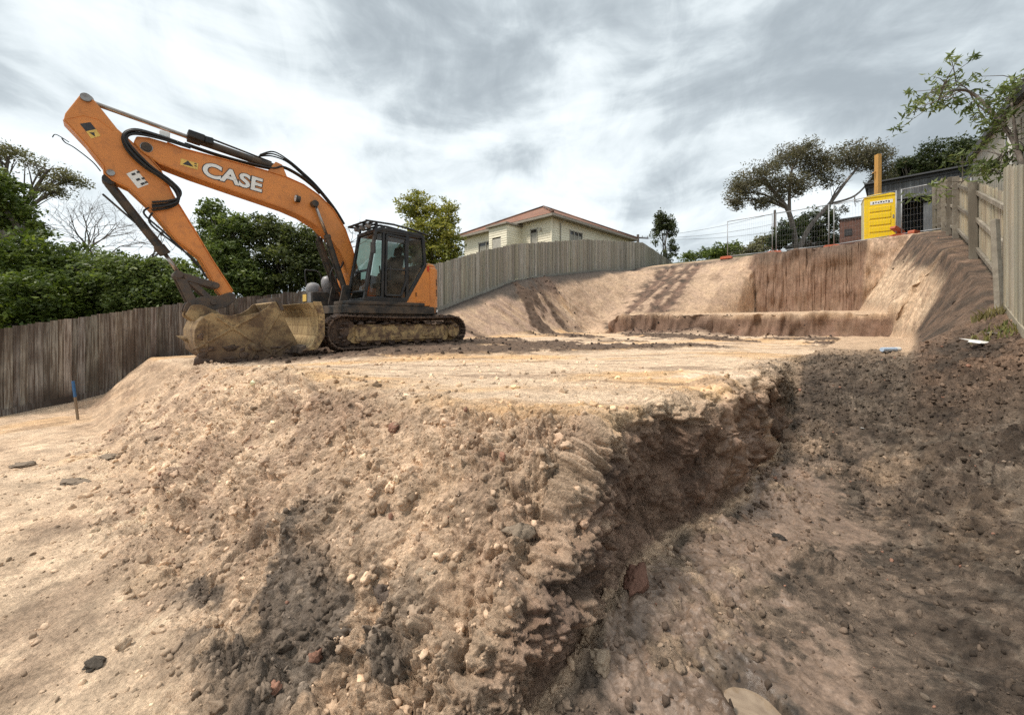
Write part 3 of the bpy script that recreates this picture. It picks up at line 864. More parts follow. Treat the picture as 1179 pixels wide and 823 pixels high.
for sgn in (1, -1):
    yc = sgn * 1.0
    mb = MB()
    for (x, z_, a, _) in oval(48):
        rot = Matrix.Rotation(-a, 3, 'Y')
        t_ = .75 + .5 * r_.random()
        mb.box((x, yc, z_), (.165, .5, .035), rot, t_)
        mb.box(Vector((x, yc, z_)) + rot @ Vector((.05, 0, -.028)), (.018, .5, .03), rot, t_)
        mb.box(Vector((x, yc, z_)) + rot @ Vector((-.03, 0, -.022)), (.014, .5, .02), rot, t_)
        mb.box(Vector((x, yc, z_)) + rot @ Vector((0, 0, .05)), (.15, .16, .07), rot, t_ * .8)
        if r_.random() < .8:      # packed mud hanging on the shoe
            mb.box(Vector((x, yc + .1 * r_.uniform(-2, 2), z_)) + rot @ Vector((0, 0, -.03)), (.13 * r_.uniform(.6, 1.2), .3 * r_.uniform(.4, 1.3), .05 * r_.uniform(.5, 1.5)), rot @ Euler((r_.uniform(-.2, .2), 0, r_.uniform(-.3, .3))).to_matrix(), .7 + .4 * r_.random())
    track = mb.build('crawler_track', 'trackmud', EX, bevel=.008, seg=1)
    mb = MB()
    prof = rounded([(-1.28, .12), (1.28, .12), (1.42, .22), (1.42, .46), (1.2, .55), (-1.2, .55), (-1.34, .46), (-1.34, .2)], .05)
    mb.prism(prof, yc - .14, yc + .14)
    mb.prism(rounded([(-1.15, .17), (1.25, .17), (1.25, .50), (-1.15, .50)], .04), yc + sgn * .13, yc + sgn * .20)
    for bx_ in (-.9, .25):
        mb.box((bx_, yc + sgn * .205, .33), (.22, .02, .2))
    mb.box((-.62, yc + sgn * .21, .30), (.28, .03, .08))
    mb.build('track_frame', 'sand', track, bevel=.012)
    mb = MB(); mb.tube([(1.5, yc - .12, .38), (1.5, yc + .12, .38)], .31, 28); mb.tube([(1.5, yc - .2, .38), (1.5, yc + .2, .38)], .11, 16)
    mb.build('idler_wheel', 'trackmud', track, bevel=.012)
    mb = MB()
    pts = []
    for k in range(42):
        a = k * 2 * math.pi / 42; rr = .335 if k % 2 else .285
        pts.append((-1.5 + rr * math.cos(a), .38 + rr * math.sin(a)))
    mb.prism(pts, yc - .05, yc + .05)
    mb.tube([(-1.5, yc, .38), (-1.5, yc + sgn * .2, .38)], [.21, .19], 20)
    mb.build('drive_sprocket', 'sand', track, bevel=.008)
    mb = MB()
    for k in range(7):
        x = -1.05 + k * .35
        mb.tube([(x, yc - .17, .15), (x, yc + .17, .15)], .085, 14)
    mb.build('track_roller', 'trackmud', track)
mb = MB()
mb.prism(rounded([(-.9, -.8), (.9, -.8), (.6, 0), (.9, .8), (-.9, .8), (-.6, 0)], .1), .3, .62, axes='xy')
mb.tube([(0, 0, .58), (0, 0, .80)], .55, 32)
mb.build('undercarriage', 'trackmud', EX, bevel=.02)

# --- dozer blade
arc = [(2.36, .03), (2.20, .14), (2.11, .32), (2.08, .52), (2.10, .72), (2.17, .88), (2.27, 1.0)]
back = [(p[0] - .07, p[1]) for p in arc]
back[-1] = (2.16, 1.01); back[0] = (2.26, .02)
mb = MB()
for k in range(len(arc) - 1):
    mb.prism([arc[k], arc[k + 1], back[k + 1], back[k]], -1.26, 1.26, .9 + .2 * r_.random())
bl = mb.build('dozer_blade', 'blade', EX, bevel=.006, seg=1)
mb = MB()
for sgn in (1, -1):
    mb.prism([(2.40, .02), (2.16, .16), (2.07, .40), (2.07, .75), (2.18, 1.03), (2.02, 1.03), (1.95, .75), (1.95, .3), (2.1, .04)], sgn * 1.262 if sgn > 0 else -1.30, 1.30 if sgn > 0 else -1.262)
    mb.bar((2.05, sgn * .45, .38), (.7, sgn * .42, .42), .14, .18)
mb.build('blade_arm', 'sand', bl, bevel=.01)
mb = MB(); mb.prism([(2.30, .0), (2.42, -.03), (2.40, .10), (2.30, .14)], -1.25, 1.25)
mb.build('cutting_edge', 'linkage', bl, bevel=.004)

# --- upper works
mb = MB()
deck = rounded([(1.42, -1.18), (1.42, 1.20), (-.75, 1.20), (-1.15, .95), (-1.4, .4), (-1.4, -.4), (-1.15, -.95), (-.75, -1.18)], .16)
mb.prism(deck, .80, 1.0, axes='xy')
mb.prism(rounded([(1.36, -1.10), (1.36, 1.12), (-.8, 1.12), (-1.2, 0), (-.8, -1.1)], .12), .72, .80, axes='xy')
mb.prism(rounded([(1.40, .28), (1.40, 1.215), (-.60, 1.215), (-.60, .28)], .1), 1.0, 1.09, axes='xy')
mb.build('slewing_deck', 'blackmud', EX, bevel=.02)
mb = MB()
cw = [(-.74, 1.16), (-.98, 1.06), (-1.2, .84), (-1.36, .5), (-1.42, .15), (-1.42, -.15), (-1.36, -.5), (-1.2, -.84), (-.98, -1.06), (-.74, -1.16)]
mb.prism(cw, .80, 2.06, axes='xy')
mb.prism([(p[0] * .97 + .01, p[1] * .97) for p in cw], 2.06, 2.15, axes='xy')
cwo = mb.build('counterweight', 'orange', EX, bevel=.05, seg=3)
for z0 in (1.30, 1.58):
    mb = MB(); mb.bar((-1.09, .952, z0), (-1.09, .952, z0 + .18), .02, .07, up=(.7, .7, 0))
    mb.build('counterweight_slot', 'blackmud', cwo)
mb = MB(); mb.bar((-1.03, 1.045, .90), (-1.16, .92, .90), .012, .07)
mb.build('badge', 'white', cwo)
# side cover below and behind the cab
mb = MB()
mb.prism(rounded([(.06, 1.09), (-.56, 2.04), (-.70, 2.10), (-.72, 1.02), (.08, 1.02)], .04), .95, 1.195)
sc_ = mb.build('side_cover', 'orange', EX, bevel=.018)
mb = MB(); mb.prism(rounded([(-.30, 1.12), (-.30, 1.42), (-.40, 1.52), (-.56, 1.52), (-.56, 1.12)], .03), 1.197, 1.206)
mb.build('service_hatch', 'orange', sc_, bevel=.004)
mb = MB(); mb.box((-.30, 1.21, 1.3), (.012, .02, .1))
mb.build('hatch_handle', 'black', sc_)
mb = MB(); mb.box((-.66, 1.2, 1.98), (.05, .012, .14))
mb.build('reflector', 'redlens', sc_)
# engine hood and the far side tank
mb = MB()
mb.prism(rounded([(-.74, -1.15), (-.62, -1.17), (-.62, .9), (-.74, .98)], .03), 1.0, 2.06, axes='xy')
mb.prism(rounded([(.9, -1.17), (.9, -.5), (-.62, -.5), (-.62, -1.17)], .06), 1.0, 1.75, axes='xy')
mb.prism(rounded([(-.62, -.5), (-.62, .22), (-.1, .22), (-.1, -.5)], .06), 1.0, 1.9, axes='xy')
hood = mb.build('engine_hood', 'orange_dirty', EX, bevel=.03)
mb = MB(); mb.tube([(-.5, -.55, 1.9), (-.5, -.55, 2.35), (-.62, -.55, 2.45)], .05, 12)
mb.build('exhaust', 'blackmud', hood, smooth=True)
# front step box with two capped fillers
mb = MB()
mb.prism(rounded([(1.60, -1.17), (1.60, -.45), (.92, -.45), (.92, -1.17)], .05), .84, 1.36, axes='xy')
tb = mb.build('tool_box', 'blackmud', EX, bevel=.02)
mb = MB(); mb.box((1.606, -.98, 1.22), (.008, .26, .18)); mb.build('warning_label', 'decalyellow', tb)
mb = MB(); mb.box((1.606, -.64, 1.22), (.008, .24, .24)); mb.build('grey_panel', 'greycap', tb)
for (x, y, z_, rr) in ((1.42, -.92, 1.40, .17), (1.18, -.55, 1.56, .17)):
    mb = MB(); mb.tube([(x, y, z_ - .25), (x, y, z_), (x, y, z_ + .10), (x, y, z_ + .19), (x, y, z_ + .22)], [rr * .6, rr, rr, rr * .75, rr * .3], 20)
    mb.build('work_light_hood' if x > 1.3 else 'filler_cap', 'greycap', tb, smooth=True)
mb = MB()
mb.tube(spline([(1.5, -1.1, 1.36), (1.55, -1.12, 1.9), (1.45, -1.1, 1.95), (1.2, -1.1, 1.9), (1.1, -1.1, 1.4)]), .017, 8)
mb.build('grab_rail', 'black', tb, smooth=True)

# --- cab
cabo = empty('cab'); cabo.parent = EX
yl, yr = 1.20, .26
def beam(mb, pts, y, w=.07, h=.06, closed=False):
    P_ = list(pts) + ([pts[0]] if closed else [])
    for a, b_ in zip(P_[:-1], P_[1:]):
        mb.bar((a[0], y, a[1]), (b_[0], y, b_[1]), w, h, up=(0, 1, 0))
FB, FT, RT, RM, RB = (1.04, 1.10), (.76, 2.74), (-.52, 2.76), (-.58, 2.05), (.0, 1.10)
mb = MB()
for y in (yl - .035, yr + .035):
    beam(mb, [FB, (1.00, 1.30), FT], y, .07, .085)
    beam(mb, [FT, (.62, 2.80), (-.42, 2.82), RT], y, .09, .08)
    beam(mb, [RT, RM], y, .08, .08)
for y in (yl - .036,):
    beam(mb, [RM, RB], y, .09, .07)
    beam(mb, [(1.03, 1.14), (-.02, 1.14)], y, .12, .07)
    beam(mb, [(.60, 1.14), (.56, 2.78)], y, .07, .072)       # pillar ahead of the door
    beam(mb, [(-.06, 1.14), (-.07, 2.78)], y, .08, .072)     # pillar behind the door
beam(mb, [RM, (-.58, 1.1), (1.03, 1.14)], yr + .036, .1, .07)
for (p, q) in ((FT, .09), (FB, .12), (RT, .09), (RM, .10)):
    mb.bar((p[0], yr, p[1]), (p[0], yl, p[1]), .08, q)
mb.bar((1.0, yr, 1.32), (1.0, yl, 1.32), .05, .05)
frame = mb.build('cab_frame', 'black', cabo, bevel=.018, seg=3)
mb = MB()
mb.prism(rounded([(.80, 2.78), (.60, 2.84), (-.42, 2.87), (-.58, 2.80), (-.58, 2.74), (.80, 2.70)], .04), yr + .01, yl - .01)
rf = mb.build('cab_roof', 'black', cabo, bevel=.025, seg=3)
mb = MB()
for k in range(15):
    x = .97 - k * .113
    zt = 2.95 - .012 * k - (.0 if x > .1 else .10 * (.1 - x))
    mb.bar((x, .20, zt), (x, 1.18, zt - .02), .07, .022)
for y in (.22, .5, .86, 1.16):
    mb.tube([(1.0, y, 2.94), (.3, y, 2.965), (-.2, y, 2.93), (-.66, y, 2.86)], .026, 8)
for (x, y) in ((.72, .26), (.72, 1.12), (-.5, .26), (-.5, 1.12)):
    mb.bar((x, y, 2.78), (x, y, 2.96 if x > 0 else 2.88), .05, .05)
mb.build('roof_guard', 'black', cabo, bevel=.004, seg=1)
for y in (.42, .72, 1.02):
    mb = MB(); mb.tube([(.82, y, 2.86), (.92, y, 2.86)], .05, 12)
    mb.build('roof_work_light', 'greycap', cabo)
mb = MB()      # panes
f1 = lambda u: (1.04 + (FT[0] - 1.04) * u, 1.10 + (FT[1] - 1.10) * u)
for a_, b_ in ((.15, .42), (.45, .97)):
    p, q = f1(a_), f1(b_)
    mb.add([(p[0], yr + .07, p[1]), (p[0], yl - .07, p[1]), (q[0], yl - .07, q[1]), (q[0], yr + .07, q[1])], [(0, 1, 2, 3)])
mb.add([(-.55, yr + .07, 2.1), (-.55, yl - .07, 2.1), (-.52, yl - .07, 2.72), (-.52, yr + .07, 2.72)], [(0, 1, 2, 3)])
mb.add([(.95, yr + .04, 1.5), (.75, yr + .04, 2.7), (-.5, yr + .04, 2.7), (-.5, yr + .04, 1.5)], [(0, 1, 2, 3)])
mb.build('windscreen', 'glass', cabo)
p = f1(.435); mb = MB(); mb.bar((p[0] + .005, yr + .06, p[1]), (p[0] + .005, yl - .06, p[1]), .03, .05); mb.build('windscreen_divider', 'black', cabo)
# door with its two panes
dp = [(.53, 1.24), (.50, 2.68), (-.02, 2.66), (-.02, 1.62), (.12, 1.24)]
mb = MB(); beam(mb, dp, yl - .005, .05, .06, True); beam(mb, [(.52, 1.86), (-.02, 1.88)], yl - .005, .04, .055)
door = mb.build('cab_door', 'black', cabo, bevel=.012)
mb = MB(); mb.add([(x, yl - .012, z_) for x, z_ in dp], [(0, 1, 2, 3, 4)]); mb.build('door_glass', 'glassdark', door)
mb = MB(); mb.tube([(.44, yl + .04, 1.5), (.44, yl + .07, 1.6), (.44, yl + .07, 1.85), (.44, yl + .04, 1.95)], .012, 8); mb.build('door_handle', 'black', door)
mb = MB(); mb.add([(x, yl - .02, z_) for x, z_ in ((-.12, 1.42), (-.12, 2.70), (-.46, 2.70), (-.50, 2.10))], [(0, 1, 2, 3)]); mb.build('rear_side_glass', 'glassdark', cabo)
mb = MB(); mb.add([(x, yl - .02, z_) for x, z_ in ((.95, 1.22), (.72, 2.66), (.62, 2.70), (.66, 1.22))], [(0, 1, 2, 3)]); mb.build('quarter_glass', 'glass', cabo)
# inside
mb = MB()
mb.prism(rounded([(.15, 1.45), (.55, 1.45), (.60, 1.60), (.15, 1.60)], .05), .48, .98)
mb.prism(rounded([(.20, 1.58), (.02, 2.28), (-.12, 2.28), (.02, 1.5)], .05), .50, .96)
mb.prism(rounded([(.0, 2.30), (-.05, 2.52), (-.14, 2.52), (-.10, 2.30)], .03), .60, .86)
mb.box((.3, .73, 1.28), (.3, .3, .36))
mb.build('operator_seat', 'seat', cabo, bevel=.03)
mb = MB(); mb.prism(rounded([(.25, 1.6), (.62, 1.62), (.62, 1.78), (.3, 1.75)], .04), .98, 1.1); mb.prism(rounded([(.25, 1.6), (.62, 1.62), (.62, 1.78), (.3, 1.75)], .04), .36, .48)
mb.box((.8, .36, 1.75), (.06, .14, .2)); mb.tube([(.58, 1.04, 1.78), (.60, 1.04, 1.95)], .02, 8); mb.tube([(.58, .42, 1.78), (.60, .42, 1.95)], .02, 8)
mb.build('control_console', 'seat', cabo, bevel=.01)
mb = MB(); mb.box((.22, .73, 1.12), (1.5, .85, .05)); mb.build('cab_floor', 'blackmud', cabo)
mb = MB(); mb.tube([(.82, 1.2, 2.45), (.90, 1.32, 2.40)], .012, 6); mb.box((.91, 1.34, 2.30), (.04, .13, .26), Euler((0, 0, .3)).to_matrix()); mb.build('mirror', 'black', cabo, bevel=.01)
mb = MB(); mb.tube(spline([(1.02, 1.23, 1.2), (1.06, 1.27, 1.5), (.98, 1.27, 1.95), (.93, 1.23, 2.0)]), .014, 8); mb.build('cab_grab_rail', 'black', cabo, smooth=True)

# --- boom
upper = [(4.80, 3.80), (4.76, 3.92), (4.60, 3.955), (4.35, 3.94), (4.16, 3.90), (3.4, 3.885), (2.70, 3.86), (2.35, 3.83), (2.0, 3.75), (1.66, 3.58), (1.34, 3.32), (1.05, 2.90), (.86, 2.4), (.72, 1.9), (.56, 1.30), (.52, 1.16)]
lower = [(.78, 1.06), (.86, 1.3), (1.02, 2.0), (1.20, 2.35), (1.40, 2.60), (1.70, 2.85), (2.05, 3.02), (2.4, 3.12), (2.78, 3.19), (3.4, 3.30), (4.0, 3.41), (4.47, 3.52), (4.70, 3.66)]
mb = MB(); mb.prism(upper + lower, -.165, .165)
boom = mb.build('boom', 'orange', EX, bevel=.022)
# weld flanges along the lower and upper edge
mb = MB()
for path in (upper[3:-2], lower[1:-1]):
    for a, b_ in zip(path[:-1], path[1:]):
        d = Vector((b_[0] - a[0], 0, b_[1] - a[1])).normalized() * .004
        mb.bar(Vector((a[0], 0, a[1])) - d, Vector((b_[0], 0, b_[1])) + d, .37, .014, up=(0, 1, 0)) if False else mb.bar(Vector((a[0], 0, a[1])), Vector((b_[0], 0, b_[1])), .014, .372, up=(0, 1, 0))
mb.build('boom_flange', 'orange', boom, bevel=.003, seg=1)
def mtx(x, y, z_, ang):      # text on the left face, reading towards the rear
    ca, sa_ = math.cos(ang), math.sin(ang)
    X_ = Vector((-ca, 0, sa_)); Z_ = Vector((0, 1, 0)); Y_ = Z_.cross(X_)
    R_ = Matrix((X_, Y_, Z_)).transposed().to_4x4()
    return Matrix.Translation((x, y, z_)) @ R_
ang = -math.radians(5.5)
text_mesh('lettering_outline', 'CASE', .385, M['decaldark'], boom, mtx(3.33, .168, 3.545, ang), .026, .002, 1.13)
text_mesh('lettering', 'CASE', .385, M['white'], boom, mtx(3.33, .173, 3.545, ang), .0125, .003, 1.13)
mb = MB(); mb.bar((4.16, .168, 3.64), (3.90, .168, 3.615), .006, .125); st = mb.build('warning_sticker', 'decalyellow', boom)
mb = MB()
mb.add([(4.13, .1725, 3.60), (4.05, .1725, 3.69), (3.97, .1725, 3.59)], [(0, 1, 2)])
mb.add([(4.10, .174, 3.612), (4.05, .174, 3.667), (4.00, .174, 3.605)], [(0, 1, 2)])
mb.bar((3.955, .1725, 3.66), (3.92, .1725, 3.66), .004, .02); mb.bar((3.955, .1725, 3.62), (3.92, .1725, 3.615), .004, .02)
mb.build('sticker_symbol', 'decaldark', st)
mb = MB(); mb.tube([(2.14, .165, 3.37), (2.14, .25, 3.37)], [.035, .04], 10); mb.tube([(2.19, .25, 3.37), (2.10, .26, 3.36)], [.085, .07], 14)
wl = mb.build('boom_work_light', 'blackmud', boom)
mb = MB(); mb.tube([(2.19, .25, 3.37), (2.205, .25, 3.37)], .07, 14); mb.build('lamp_lens', 'lamp', wl)
for (px_, pz_, hw, r0) in ((1.79, 3.34, .31, .075), (4.63, 3.76, .20, .075), (.68, 1.22, .3, .07)):
    mb = MB(); mb.tube([(px_, -hw, pz_), (px_, hw, pz_)], r0, 16)
    mb.build('pivot_pin', 'blackmud', boom, bevel=.006)
# --- boom cylinders (one each side)
for y in (.25, -.25):
    mb = MB()
    a, b_ = Vector((1.10, y, 1.42)), Vector((1.52, y, 2.66))
    mb.tube([a, b_], .065, 16); mb.tube([b_ - (b_ - a) * .06, b_], .078, 16); mb.tube([a - Vector((.02, .05 * 1, 0)), a + Vector((-.02, .05, 0))], .08, 12)
    mb.bar(a + (b_ - a) * .15 + Vector((.08, 0, 0)), b_ + Vector((.07, 0, -.1)), .03, .03)
    cyl = mb.build('boom_cylinder', 'blackmud', EX, bevel=.006)
    mb = MB(); mb.tube([b_, Vector((1.79, y, 3.34))], .035, 14); mb.build('cylinder_rod', 'chrome', cyl, smooth=True)
mb = MB()
for sgn in (1, -1):
    mb.prism(rounded([(1.0, 1.0), (1.28, 1.0), (1.18, 1.5), (1.02, 1.5)], .04), sgn * .25 - .03 + (.09 if sgn > 0 else -.09), sgn * .25 + .03 + (.09 if sgn > 0 else -.09))
    mb.prism(rounded([(.4, 1.0), (1.05, 1.0), (.85, 1.40), (.55, 1.36)], .05), sgn * .22 - .025, sgn * .22 + .025)
mb.build('boom_bracket', 'blackmud', EX, bevel=.01)
# --- arm cylinder on top of the boom
mb = MB()
a, b_ = Vector((2.50, 0, 4.03)), Vector((4.02, 0, 4.20))
mb.tube([a, b_], .075, 18); mb.tube([b_ - Vector((.18, 0, .02)), b_ + Vector((.02, 0, 0))], .095, 18)
mb.tube([a + Vector((.1, 0, .1)), b_ + Vector((-.2, 0, .11))], .02, 8)
mb.tube([a + Vector((0, -.06, 0)), a + Vector((0, .06, 0))], .09, 14)
ac_ = mb.build('arm_cylinder', 'blackmud', EX, bevel=.006)
mb = MB(); mb.tube([b_, (5.30, 0, 4.36)], .04, 14); mb.tube([(5.36, -.07, 4.37), (5.36, .07, 4.37)], .085, 16); mb.build('cylinder_rod', 'chrome', ac_, smooth=False)
mb = MB()
for y in (.09, -.09): mb.prism([(2.72, 3.84), (2.30, 3.80), (2.42, 4.1), (2.55, 4.13)], y - .02, y + .02)
mb.build('cylinder_bracket', 'orange', boom, bevel=.006)
# --- arm
armp = [(5.42, 4.43), (5.27, 4.36), (5.19, 4.25), (5.0, 3.98), (4.86, 3.86), (4.60, 3.62), (4.44, 3.42), (4.26, 2.99), (3.96, 2.42), (3.66, 1.83), (3.33, 1.24), (3.36, 1.10), (3.48, 1.08), (3.58, 1.22), (3.74, 1.60), (3.87, 1.86), (4.22, 2.16), (4.62, 2.72), (4.86, 2.98), (5.06, 3.06), (5.16, 3.16), (5.17, 3.28), (5.38, 3.60), (5.62, 3.90), (5.60, 4.02)]
mb = MB(); mb.prism(armp, -.13, .13)
arm = mb.build('arm', 'orange', EX, bevel=.02)
mb = MB()
lo_e = armp[12:24]; hi_e = armp[5:11]
for path in (lo_e, hi_e):
    for a, b_ in zip(path[:-1], path[1:]):
        mb.bar((a[0], 0, a[1]), (b_[0], 0, b_[1]), .014, .30, up=(0, 1, 0))
# stiffening edge across the head of the arm
for a, b_ in zip([(5.58, 3.94), (5.40, 4.06), (5.22, 4.06), (5.05, 3.93)][:-1], [(5.40, 4.06), (5.22, 4.06), (5.05, 3.93)]):
    mb.bar((a[0], .132, a[1]), (b_[0], .132, b_[1]), .02, .012, up=(0, 1, 0))
mb.build('arm_flange', 'orange', arm, bevel=.003, seg=1)
for (x, z_, r0) in ((5.37, 4.36, .07), (5.08, 3.18, .055), (4.63, 3.76, .09)):
    mb = MB(); mb.tube([(x, -.17, z_), (x, .17, z_)], r0, 16)
    mb.build('arm_pin', 'steel', arm, bevel=.006)
def quad_on_arm(name, cs, m_, y):
    mb = MB(); mb.add([(x, y, z_) for x, z_ in cs], [tuple(range(len(cs)))]); return mb.build(name, m_, arm)
quad_on_arm('dark_sticker', [(5.44, 3.90), (5.32, 3.97), (5.255, 3.875), (5.37, 3.80)], 'decaldark', .1335)
quad_on_arm('yellow_sticker', [(5.37, 3.80), (5.255, 3.875), (5.20, 3.78), (5.31, 3.70)], 'decalyellow', .1335)
quad_on_arm('warning_triangle', [(5.335, 3.79), (5.275, 3.815), (5.265, 3.745)], 'decaldark', .136)
quad_on_arm('white_sticker', [(4.89, 3.22), (4.76, 3.33), (4.60, 3.11), (4.74, 3.0)], 'white', .1335)
mb = MB()
for k, (x, z_) in enumerate(((4.82, 3.22), (4.76, 3.14), (4.70, 3.08))):
    mb.bar((x, .1355, z_), (x - .045, .1355, z_ + .035), .004, .035)
for k, (x, z_) in enumerate(((4.755, 3.275), (4.69, 3.18), (4.65, 3.12))):
    mb.bar((x, .1355, z_), (x - .035, .1355, z_ + .028), .004, .03, tint=1)
mb.build('sticker_print', 'decaldark', arm)
# --- bucket cylinder down the front of the arm
mb = MB()
a, b_ = Vector((5.10, 0, 3.02)), Vector((4.36, 0, 1.88))
mb.tube([a, b_], .072, 18); mb.tube([b_ + (a - b_) * .13, b_], .09, 18); mb.tube([a + Vector((0, -.12, .06)), a + Vector((0, .12, .06))], .09, 14)
mb.tube([a + Vector((.08, .03, -.2)), b_ + Vector((.10, .03, .2))], .018, 8)
bc_ = mb.build('bucket_cylinder', 'blackmud', EX, bevel=.006)
mb = MB(); mb.tube([b_, (4.16, 0, 1.52)], .035, 12); mb.build('cylinder_rod', 'chrome', bc_, smooth=True)
# --- bucket links and quick hitch
mb = MB()
for y in (.17, -.17):
    mb.bar((4.20, y, 1.50), (3.62, y, 1.33), .035, .13)
    mb.bar((4.18, y, 1.50), (3.98, y, .98), .035, .15)
    mb.bar((4.0, y * .9, 1.38), (3.66, y * .9, 1.02), .03, .10)
mb.tube([(4.19, -.22, 1.5), (4.19, .22, 1.5)], .075, 14); mb.tube([(3.62, -.22, 1.33), (3.62, .22, 1.33)], .06, 14)
mb.build('bucket_link', 'linkage', EX, bevel=.015)
mb = MB()
hp = rounded([(4.13, .80), (4.08, .98), (3.86, 1.10), (3.58, 1.13), (3.38, 1.22), (3.28, 1.16), (3.30, 1.04), (3.46, .90), (3.72, .82)], .05)
mb.prism(hp, .14, .185); mb.prism(hp, -.185, -.14); mb.prism([(3.95, .84), (3.9, 1.0), (3.55, 1.05), (3.55, .9)], -.14, .14)
mb.tube([(3.66, -.22, .99), (3.66, .22, .99)], .05, 12); mb.tube([(3.99, -.2, .97), (3.99, .2, .97)], .05, 12)
mb.build('quick_hitch', 'linkage', EX, bevel=.012)
# --- bucket: wide mud bucket lying on its back
outer = [(3.88, .72), (3.97, .62), (4.02, .46), (4.03, .26), (3.98, .05), (3.84, -.10), (3.58, -.18), (3.2, -.23), (2.75, -.21), (2.40, -.13), (2.28, .0)]
lipl = [(2.28, .0), (2.34, .22), (2.48, .50), (2.62, .82), (2.72, 1.03)]
prof = outer + lipl[1:]
mb = MB()
cen = Vector((3.3, .35))
for a, b_ in zip(prof[:-1], prof[1:]):
    A = Vector(a); B_ = Vector(b_); ia = A + (cen - A).normalized() * .035; ib = B_ + (cen - B_).normalized() * .035
    mb.prism([a, b_, tuple(ib), tuple(ia)], -.74, .74, .85 + .3 * r_.random())
bk = mb.build('bucket', 'bucket', EX, bevel=.006, seg=1)
side = prof + [(2.80, 1.0), (2.88, .90), (3.02, .80), (3.3, .72), (3.55, .74), (3.78, .78)]
mb = MB()
for y0, y1 in ((.741, .775), (-.775, -.741)): mb.prism(side, y0, y1)
mb.build('bucket_side_plate', 'bucket', bk, bevel=.008)
mb = MB()
for a, b_ in (((4.05, .10), (3.02, .78)), ((3.70, .70), (2.66, -.14)), ((3.2, -.2), (2.66, .8)), ((2.42, .2), (3.0, -.18)), ((3.85, .05), (3.85, .6))):
    mb.bar((a[0], .78, a[1]), (b_[0], .78, b_[1]), .03, .05, up=(0, 1, 0), tint=.9) if False else mb.bar((a[0], .785, a[1]), (b_[0], .785, b_[1]), .045, .022, up=(0, 1, 0))
mb.build('bucket_rib', 'bucket', bk, bevel=.01)
mb = MB()
for y in (.3, .16, -.16, -.3):
    mb.prism(rounded([(3.98, .62), (4.10, .74), (4.02, .93), (3.88, .95), (3.60, .80), (3.45, .62)], .05), y - .02, y + .02)
mb.build('bucket_ear', 'bucket', bk, bevel=.006)
mb = MB(); mb.prism([(2.70, 1.0), (2.63, .84), (2.58, .86), (2.66, 1.12), (2.71, 1.12)], -.80, .80)
mb.build('bucket_lip', 'linkage', bk, bevel=.005)
mb = MB(); rr = random.Random(9)     # clay stuck on top of the shell
V, Fc = lump_mesh(77, 3, .5)
for (x, y, z_, s0) in ((3.55, .30, .22, .34), (3.1, .1, .26, .42), (3.0, .45, .10, .3), (3.6, -.3, .2, .4)):
    mb.add([(x + v[0] * s0 * 1.3, y + v[1] * s0, z_ + v[2] * s0 * .8) for v in V], [tuple(f) for f in Fc], .8 + .3 * rr.random())
mb.build('clay_in_bucket', 'bucket', bk, smooth=True)

mb = MB()
for k in range(46):
    V, Fc = lump_mesh(880 + k % 6, 2, .5)
    if k < 30:
        x = rr.uniform(2.35, 3.95); z_ = rr.uniform(-.2, .12 + .3 * max(0, (x - 3.2))); y = .775; sx_, sy_, sz_ = rr.uniform(.04, .16), .025, rr.uniform(.03, .10)
    else:
        x = rr.uniform(2.3, 3.85); z_ = -.2; y = rr.uniform(-.7, .75); sx_, sy_, sz_ = rr.uniform(.08, .2), rr.uniform(.08, .2), .06
    mb.add([(x + v[0] * sx_, y + v[1] * sy_, z_ + v[2] * sz_) for v in V], [tuple(f) for f in Fc], rr.uniform(.7, 1.2))
tag(mb.build('caked_mud', 'trackmud', bk, smooth=True), kind='stuff')
mb = MB()
for k in range(70):
    V, Fc = lump_mesh(880 + k % 6, 2, .5)
    a = rr.choice([0, 0, 0, 1]); x = rr.uniform(-1.7, 1.7)
    z_ = rr.choice([.03, .56, .60]); y = rr.uniform(1.0, 1.27)
    if abs(x) > 1.5: z_ = rr.uniform(.05, .5)
    mb.add([(x + v[0] * rr.uniform(.03, .10), y + v[1] * .04, z_ + v[2] * .04) for v in V], [tuple(f) for f in Fc], rr.uniform(.6, 1.2))
tag(mb.build('caked_mud', 'trackmud', EX, smooth=True), kind='stuff')

# --- hoses
def hose(pts, r=.017, m_='rubber', par=EX, nm='hydraulic_hose'):
    mb = MB(); mb.tube(spline(pts, 6), r, 8); return mb.build(nm, m_, par, smooth=True)
# the bundle that loops over the arm pivot
for k in range(4):
    o = k * .045; y = .20 + .035 * (k % 2)
    hose([(4.02, y, 3.96 - o * .3), (4.45, y, 4.02 - o * .5), (4.78, y, 4.02 - o * .7), (4.93 - o * .3, y, 3.86 - o * .4), (4.88 - o * .8, y, 3.62), (4.68 - o * .9, y, 3.40), (4.42 - o * .7, y, 3.24), (4.22 - o * .5 + .02, y, 3.06 + o * .1), (4.20, y, 2.86 + o * .5), (4.34, y, 2.72 + o * .9), (4.56, y - .03, 2.64 + o)], .021)
hose([(4.60, .18, 2.68), (4.66, .16, 2.55), (4.40, .15, 2.28), (4.1, .15, 1.95), (3.9, .15, 1.7)], .016)
hose([(4.55, .16, 2.6), (4.58, .15, 2.40), (4.25, .15, 2.08), (3.95, .16, 1.80), (3.75, .15, 1.45)], .016)
